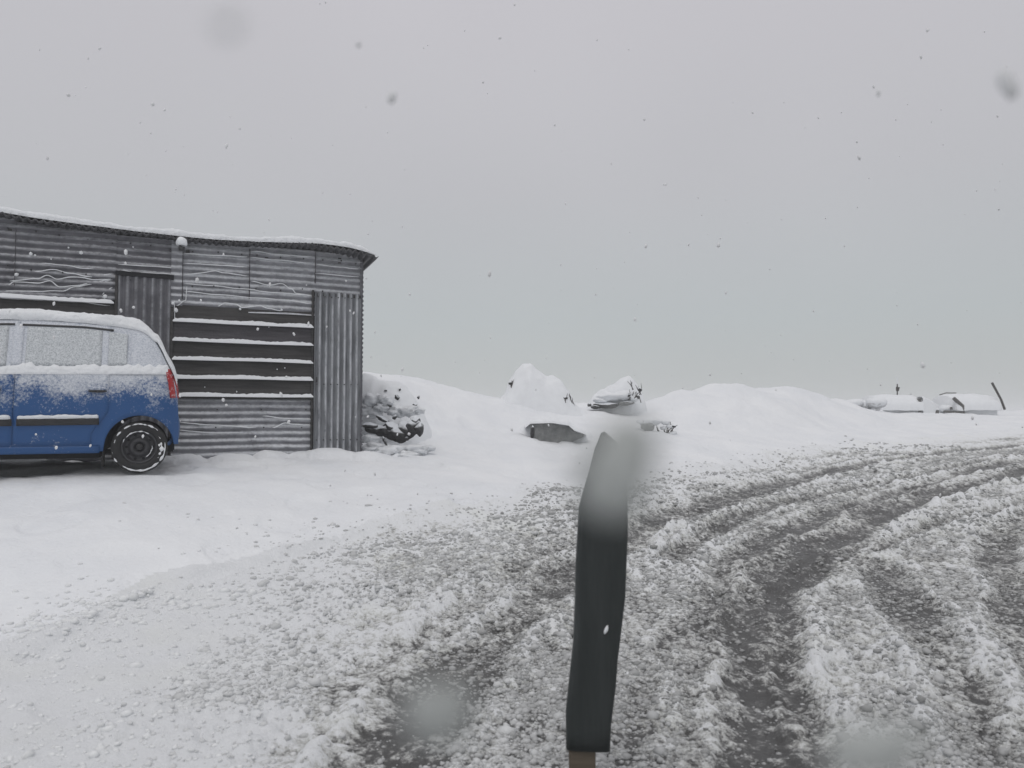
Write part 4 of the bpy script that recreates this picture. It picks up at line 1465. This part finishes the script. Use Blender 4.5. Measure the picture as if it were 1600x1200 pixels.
for i, (u, v) in enumerate([(798, 599), (884, 622), (784, 639)]):
    vs, fs = blob(.05, .03, .035, 2, .4, 1.4, 150 + i, .8)
    obj('stone_tip', [q + on(c1_, p1, u, v, 16.5) - p1 for q in vs], fs, M['stone'], m1)
# lower one; dark rocks stand in for the shade of its hollow
Y2 = 18.0
m2, p2 = root('boulder', 965, 640, Y2)
tag(m2, 'low rough snow-capped boulder with a dark hollow beneath and twigs on its right', 'boulder')
c2_ = mound(m2, p2, [(908, 650), (918, 634), (928, 618), (940, 606), (952, 601), (962, 598), (970, 589), (982, 586), (990, 594), (997, 606), (1006, 622), (1014, 640)], Y2 + .5, .55, seed=8, rough=1.8)
for (u, v, a, c, sd_, mt) in [(946, 633, .27, .075, 22, 'stone'), (931, 636, .12, .05, 25, 'stone'), (978, 630, .20, .06, 23, 'slab'), (921, 632, .04, .05, 26, 'stone')]:
    vs, fs = blob(a, .25, c, 3, .3, 1.4, sd_, .8)
    obj('rock', [q + at(u, v, Y2 - .15) - p2 for q in vs], fs, M[mt], m2)
for (u, v, a, c, sd_) in [(952, 620, .30, .10, 24), (975, 618, .24, .11, 27), (938, 625, .16, .07, 28), (990, 622, .14, .09, 29)]:
    vs, fs = blob(a, .22, c, 3, .35, 1.5, sd_)
    obj('snow_lip', [q + at(u, v, Y2 - .12) - p2 for q in vs], fs, M['snow'], m2)
twigs('twig', [at(988, 606, 17.8), at(1000, 614, 17.8), at(993, 620, 17.7), at(984, 622, 17.7), at(1001, 626, 17.7)], m2, p2, 9, .20, 3, .010)
for i, (u, v) in enumerate([(1000, 609), (997, 620), (982, 617)]):
    vs, fs = blob(.045, .03, .05, 2, .4, 1.4, 160 + i, .8)
    obj('stone_tip', [q + at(u, v, Y2 - .3) - p2 for q in vs], fs, M['stone'], m2)

# squared stone block set in the bank
Yb = hit(868, 690)[1]
sb, ps = root('stone_block', 868, 688, Yb)
tag(sb, 'grey squared stone block jutting out of the snow bank under a flat snow cap', 'stone block')
prof_t = [(829, 661), (850, 660), (862, 660), (868, 663), (888, 664), (893, 668), (897, 674), (912, 677)]
prof_b = [(829, 691), (850, 695), (862, 695), (868, 695), (888, 693), (893, 691), (897, 689), (912, 683)]
rows = []
for dY in (0, .02, .9):
    row = [at(u, v, Yb - .15 + .003 * (u - 829) + dY) - ps for u, v in prof_t]
    row2 = [at(u, v, Yb - .15 + .003 * (u - 829) + dY) - ps for u, v in prof_b][::-1]
    rows.append([r_ + Vector((0, 0, -.012 if dY == 0 else 0)) for r_ in row] + row2)
b = MB(); b.grid(rows, True); b.f.append(tuple(range(len(rows[0])))[::-1])
o = b.build('block', M['slab'], sb); fix_normals(o)
k_ = Yb / 13.6
mound(sb, ps, [(800, 682), (812, 670), (826, 659), (838, 653), (862, 651), (885, 655), (899, 667), (912, 672), (935, 680)], Yb + .62 * k_, .62 * k_, seed=21, name='snow_cap')
rows = []
for i_ in range(61):
    f_ = i_ / 60; u_ = 820 + 100 * f_
    v_ = float(np.interp(u_, [820, 829, 862, 888, 897, 912, 920], [668, 661, 660, 664, 672, 677, 682]))
    c_ = at(u_, v_, Yb - .1) - ps
    hh = (.085 + .03 * mnoise.noise(Vector((u_ * .05, 1, 1))) + .02 * mnoise.noise(Vector((u_ * .17, 1, 1)))) * max(.05, math.sin(math.pi * f_)) ** .35
    rows.append([(c_.x, c_.y - .07 * math.cos(t_) + (.5 if t_ > 2.9 else .0) * 1 + .25 * (1 - math.cos(t_)) * .5, c_.z - .01 + hh * math.sin(t_) ** .8) for t_ in np.linspace(0, math.pi * .97, 10)])
obj('snow_lip', *MBg(rows), M['snow'], sb)
vs, fs = blob(.035, .05, .12, 3, .3, 1.4, 35, .8)  # darker stone at the left end of the block
obj('dark_edge', [v + at(832, 676, Yb - .17) - ps for v in vs], fs, M['stone'], sb)
# small oval stone and the bush next to it
Ys_ = hit(1012, 676)[1]
st, pst = root('small_stone', 1012, 668, Ys_)
tag(st, 'small oval grey stone poking from the snow left of a low bush', 'stone')
vs, fs = blob(.13, .10, .085, 3, .15, 1.2, 44, .85)
obj('stone_face', [v + at(1012, 667, Ys_ - .05) - pst for v in vs], fs, M['slab'], st)
vs, fs = blob(.22, .2, .09, 3, .3, 1.2, 45)
obj('snow_cap', [v + at(1014, 659, Ys_ + .1) - pst for v in vs], fs, M['snow'], st)
Yu = hit(1042, 678)[1]
bu, pb = root('low_bush', 1042, 672, Yu)
tag(bu, 'low bush of dark twigs clotted with snow, right of the small oval stone', 'bush')
twigs('twig', [at(1032, 678, Yu), at(1042, 677, Yu), at(1050, 672, Yu), at(1038, 674, Yu), at(1046, 678, Yu)], bu, pb, 12, .17, 21, .009)
for i, (u, v, s_) in enumerate([(1033, 677, .06), (1053, 666, .04), (1029, 660, .03)]):
    vs, fs = blob(s_, s_, s_ * .7, 2, .3, 1.4, 50 + i, .8)
    obj('dead_leaf_clump', [q + at(u, v, Yu - .05) - pb for q in vs], fs, M['stone'], bu)
for i, (u, v, s_) in enumerate([(1040, 660, .07), (1047, 666, .06), (1036, 669, .05), (1052, 677, .06)]):
    vs, fs = blob(s_ * 1.3, s_, s_ * .7, 2, .3, 1.4, 54 + i)
    obj('snow_clot', [q + at(u, v, Yu) - pb for q in vs], fs, M['snow'], bu)
# dark tuft and rubble on the crest right of the bank
tf, pt = root('dry_tuft', 1306, 634, 27)
tag(tf, 'tiny dark tuft of dry stems on the crest where the long snow bank ends', 'tuft')
twigs('twig', [at(1306, 635, 26.5), at(1309, 635, 26.5)], tf, pt, 5, .16, 31, .016)
rb_, pr = root('snowy_rubble', 1345, 640, 30)
tag(rb_, 'row of snow-smothered rubble between the snow bank and the left buried hut', 'rubble')
rnd = random.Random(5)
for i in range(16):
    u = 1312 + 60 * i / 15 + rnd.uniform(-3, 3); v = 634 + rnd.uniform(-4, 14); s = rnd.uniform(.14, .30)
    vs, fs = blob(s * 1.2, s, s * .6, 2, .25, 1.3, 80 + i, .8)
    rk = obj('stone', vs, fs, M['hut_wall'], rb_, loc=at(u, v, 29 + rnd.uniform(-1, 1)) - pr)
    vs, fs = blob(s * 1.35, s * 1.1, s * .62, 2, .2, 1.1, 90 + i)
    obj('snow_cap', [q + Vector((0, 0, s * .22)) for q in vs], fs, M['snow'], rk)

# ================================================================== low huts buried on the far crest
def hut(name, label, Y, uL, uR, vT, vB, gable, seed):
    h, ph = root(name, (uL + uR) / 2, vB, Y)
    tag(h, label, 'hut')
    a, c = at(uL, vB + 3, Y), at(uR, vB + 3, Y); top = at((uL + uR) / 2, vT, Y).z
    x0, x1, zb_ = a.x - ph.x, c.x - ph.x, a.z - ph.z - .3
    zt_ = top - ph.z
    z_w = a.z - ph.z + (zt_ - a.z + ph.z) * .14
    MB().box(x0 + .1, x1 - .1, 0, 1.9, zb_, z_w).build('wall', M['snow'], h)
    # rounded snow-laden roof: section swept along its length
    rows = []
    for i in range(41):
        f = i / 40; x = x0 + (x1 - x0) * f
        sh = 1 - .10 * (2 * f - 1) ** 8
        row = []
        for k in range(17):
            t = math.pi * k / 16
            n_ = .03 * mnoise.noise(Vector((x * 2, k * .5, seed)))
            row.append((x, .95 - 1.12 * math.cos(t), z_w - .06 + (zt_ - z_w + .06) * sh * math.sin(t) ** .75 + 1.6 * n_))
        rows.append(row)
    b = MB(); b.grid(rows); b.f.append(tuple(range(17))[::-1]); b.f.append(tuple(range(40 * 17, 41 * 17)))
    b.build('snow_roof', M['snow'], h, True)
    return h, ph, x0, x1, zb_, z_w, zt_
h1, ph, x0, x1, zb_, z_w, zt_ = hut('buried_hut', 'long low hut buried in snow, left of its pair on the far crest', 33, 1372, 1442, 616, 640, 0, 2)
# its lower lean-to on the right
rows = []
pa, pb_ = at(1440, 620, 33.3) - ph, at(1474, 640, 33.3) - ph
for i in range(13):
    f = i / 12; x = pa.x + (pb_.x - pa.x) * f; zt2 = pa.z + (pb_.z - pa.z) * f ** 1.5
    rows.append([(x, .2, zb_), (x, .2, zt2 - .08), (x, .3, zt2), (x, 1.3, zt2), (x, 1.5, zb_)])
obj('lean_to_roof', *MBg(rows), M['snow'], h1)
q = at(1439, 640, 32.9) - ph
MB().box(q.x - .06, q.x + .06, -.05, .15, q.z - .1, q.z + .48).build('gable_edge', M['pole'], h1)
h2, ph2, x0, x1, zb_, z_w, zt_ = hut('buried_hut', 'low snow-rounded hut with a slanting dark gable board, right of its pair on the crest', 33, 1492, 1562, 615, 640, 0, 5)
g0, g1, g2 = at(1490, 622, 32.9) - ph2, at(1504, 635, 32.9) - ph2, at(1505, 647, 32.9) - ph2
b = MB(); b.tube([g0, g1, g2], [.075, .085, .07], 6); b.build('gable_board', M['pole'], h2)
b = MB(); b.tube([at(1475, 643, 32.8) - ph2, at(1490, 644, 32.8) - ph2, at(1505, 645, 32.8) - ph2], .045, 6); b.build('threshold_beam', M['pole'], h2)
b = MB(); b.tube([at(1468, 617, 32.9) - ph2, at(1478, 614, 32.9) - ph2, at(1494, 614, 32.9) - ph2], .022, 6); b.build('roof_wire', M['pole'], h2)
b = MB(); b.tube([at(1486, 636, 32.8) - ph2, at(1487, 640, 32.8) - ph2], .05, 6); b.build('stub_post', M['pole'], h2)
vs, fs = blob(.28, .25, .16, 2, .2, 1.2, 9)
obj('snow_lump', [v + at(1478, 638, 33.1) - ph2 for v in vs], fs, M['snow'], h2)
cl, pc = root('dark_stub', 1464, 645, 32)
tag(cl, 'stubby dark stake in the snow between the two buried huts', 'stake')
b = MB(); b.tube([at(1464, 648, 32) - pc, at(1465, 641, 32) - pc], [.07, .06], 7); b.build('stake_wood', M['pole'], cl)
vs, fs = blob(.08, .08, .05, 2, .2, 1.2, 9); obj('snow_cap', [v + at(1465, 639.5, 32) - pc for v in vs], fs, M['snow'], cl)
# poles
p_, pp = root('thin_pole', 1402, 640, 35)
tag(p_, 'thin upright pole with a dark knob, behind the left buried hut', 'pole')
b = MB(); b.tube([at(1402, 645, 35) - pp, at(1402, 600, 35) - pp], .028, 6); b.build('pole_shaft', M['pole'], p_)
b = MB(); b.tube([at(1402, 611, 34.95) - pp, at(1403, 605, 34.95) - pp], [.06, .085], 6); b.build('pole_knob', M['twig'], p_)
b = MB(); b.tube([at(1402, 600, 35) - pp, at(1402, 588, 35) - pp], .024, 6); b.build('snowy_tip', M['snow'], p_)
s_, psl = root('leaning_pole', 1569, 640, 33)
tag(s_, 'dark pole leaning to the left over the right end of the buried hut', 'pole')
b = MB(); b.tube([at(1570, 640, 33.0) - psl, at(1564, 624, 33.0) - psl, at(1550, 598, 33.0) - psl], [.05, .045, .05], 6); b.build('pole_shaft', M['twig'], s_)

# ================================================================== MARKER POST in the slush
Yp = 2.75
pb0 = at(912, 1200, Yp); pb0.z = gz(pb0.x, Yp)
post = empty('marker_post', pb0)
tag(post, 'dark tapering marker post standing in the slush in the middle foreground', 'marker post')
LE = [(939, 676), (930, 700), (921, 735), (911, 768), (904, 792), (902, 830), (899, 880), (898, 930), (896, 1000), (892, 1060), (889, 1110), (885, 1145), (884, 1168)]
RE = [(944, 674), (962, 690), (974, 720), (979, 755), (981, 790), (981, 830), (979, 880), (977, 930), (970, 985), (962, 1030), (957, 1070), (954, 1130), (953, 1171)]
rows = []
for (a, c) in zip(LE, RE):
    L_, R_ = at(*a, Yp) - pb0, at(*c, Yp) - pb0
    row = []
    w = (R_ - L_).length
    th = min(.028, w * .3)
    for k in range(20):
        t = 2 * math.pi * k / 20
        ct, st_ = math.cos(t), math.sin(t)
        px = math.copysign(abs(ct) ** .45, ct); py = math.copysign(abs(st_) ** .45, st_)
        m_ = (L_ + R_) / 2
        row.append((m_.x + px * w / 2, py * th, m_.z + (R_.z - L_.z) / 2 * px))
    rows.append(row)
b = MB(); b.grid(rows, True); b.f.append(tuple(range(20))[::-1]); b.f.append(tuple(range(12 * 20, 13 * 20)))
o = b.build('post_board', M['marker'], post, True); fix_normals(o)
q0, q1 = at(889, 1160, Yp) - pb0, at(930, 1162, Yp) - pb0
o = MB().box(q0.x, q1.x, -.018, .018, -.12, q0.z).build('stake', M['post_wood'], post); bevel(o, .006)
vs, fs = blob(.006, .004, .016, 2, .3, 1.3, 3)
obj('snow_fleck', [Matrix.Rotation(.4, 3, 'Y') @ v + at(947, 984, Yp - .031) - pb0 for v in vs], fs, M['snow'], post)

# ================================================================== FALLING SNOW AND WINDSCREEN DROPS
b = MB(); rnd = random.Random(12)
v1, f1 = ICO[1]
def flake(p, s, st=1.3, sub=1, sd=0, ax=1.0, tilt=0):
    vs, fs = blob(s * ax, s * .8, s * st, sub, .35, 1.6, sd)
    Rm = Matrix.Rotation(tilt, 3, 'Y')
    k = len(b.v); b.v += [tuple(Rm @ q + p) for q in vs]; b.f += [tuple(j + k for j in f) for f in fs]
for i in range(420):
    Y = rnd.uniform(2.2, 16); x = rnd.uniform(-1, 1) * (Y * .75 + 1.5); z = rnd.uniform(.9 if Y > 7 else .1, 6.9)
    if z < base(np.array([x]), np.array([Y]))[0] + .1: continue
    s = rnd.uniform(.004, .0075) * (1 + .05 * Y)
    if z > 6.6: continue
    flake(Vector((x, Y, z)), s, rnd.uniform(1, 1.9), 1, i, 1, rnd.uniform(-.4, .4))
# near flakes, most of them standing in for blurred drops on the windscreen
for (u, v, Y, s, ax, st, tl) in [(612, 152, .75, .0050, .8, 1.4, .2), (1574, 132, .45, .0055, .8, 1.7, -.35), (1372, 145, 1.1, .004, .7, 1.5, 0), (560, 70, .9, .003, 1, 1.2, 0)]:
    flake(at(u, v, Y), s, st, 2, int(u), ax, tl)
near_drops = [(962, 748, .125, .0060, .95, 1.15, .1), (984, 696, .13, .0050, 1.0, 1.0, .0), (886, 712, .12, .0012, 2.0, .8, 0), (683, 1112, .13, .0054, 1.05, .95, .2), (1362, 1172, .13, .0052, 1.6, .8, -.2)]  # drops on the windscreen, built as clumps hanging in the air
flake(at(352, 34, .13), .0022, 1, 2, 357, 1.1)  # stand-in for one more windscreen drop
for k_ in range(26):
    u_ = rnd.uniform(10, 560); v_ = rnd.uniform(390, 700)
    flake(at(u_, v_, rnd.uniform(4.5, 6.6)), rnd.uniform(.006, .012), rnd.uniform(1, 1.8), 1, 700 + k_, 1, rnd.uniform(-.4, .4))
nf_small = len(b.f)
for (u, v, Y, s, ax, st, tl) in near_drops:
    flake(at(u, v, Y), s, st, 3, int(u), ax, tl)
o = b.build('falling_snow_and_drops', [M['flake'], M['screen_drop']], None, True)
for p in o.data.polygons:
    if p.index >= nf_small: p.material_index = 1
print('BLOCK Y', Yb, Ys_, Yu, [round(hit(u, 645)[1], 1) for u in (830, 965, 1370, 1440, 1500, 1560)])
tag(o, 'sparse falling snowflakes, and near clumps standing in for drops on a windscreen', None, None, 'stuff')
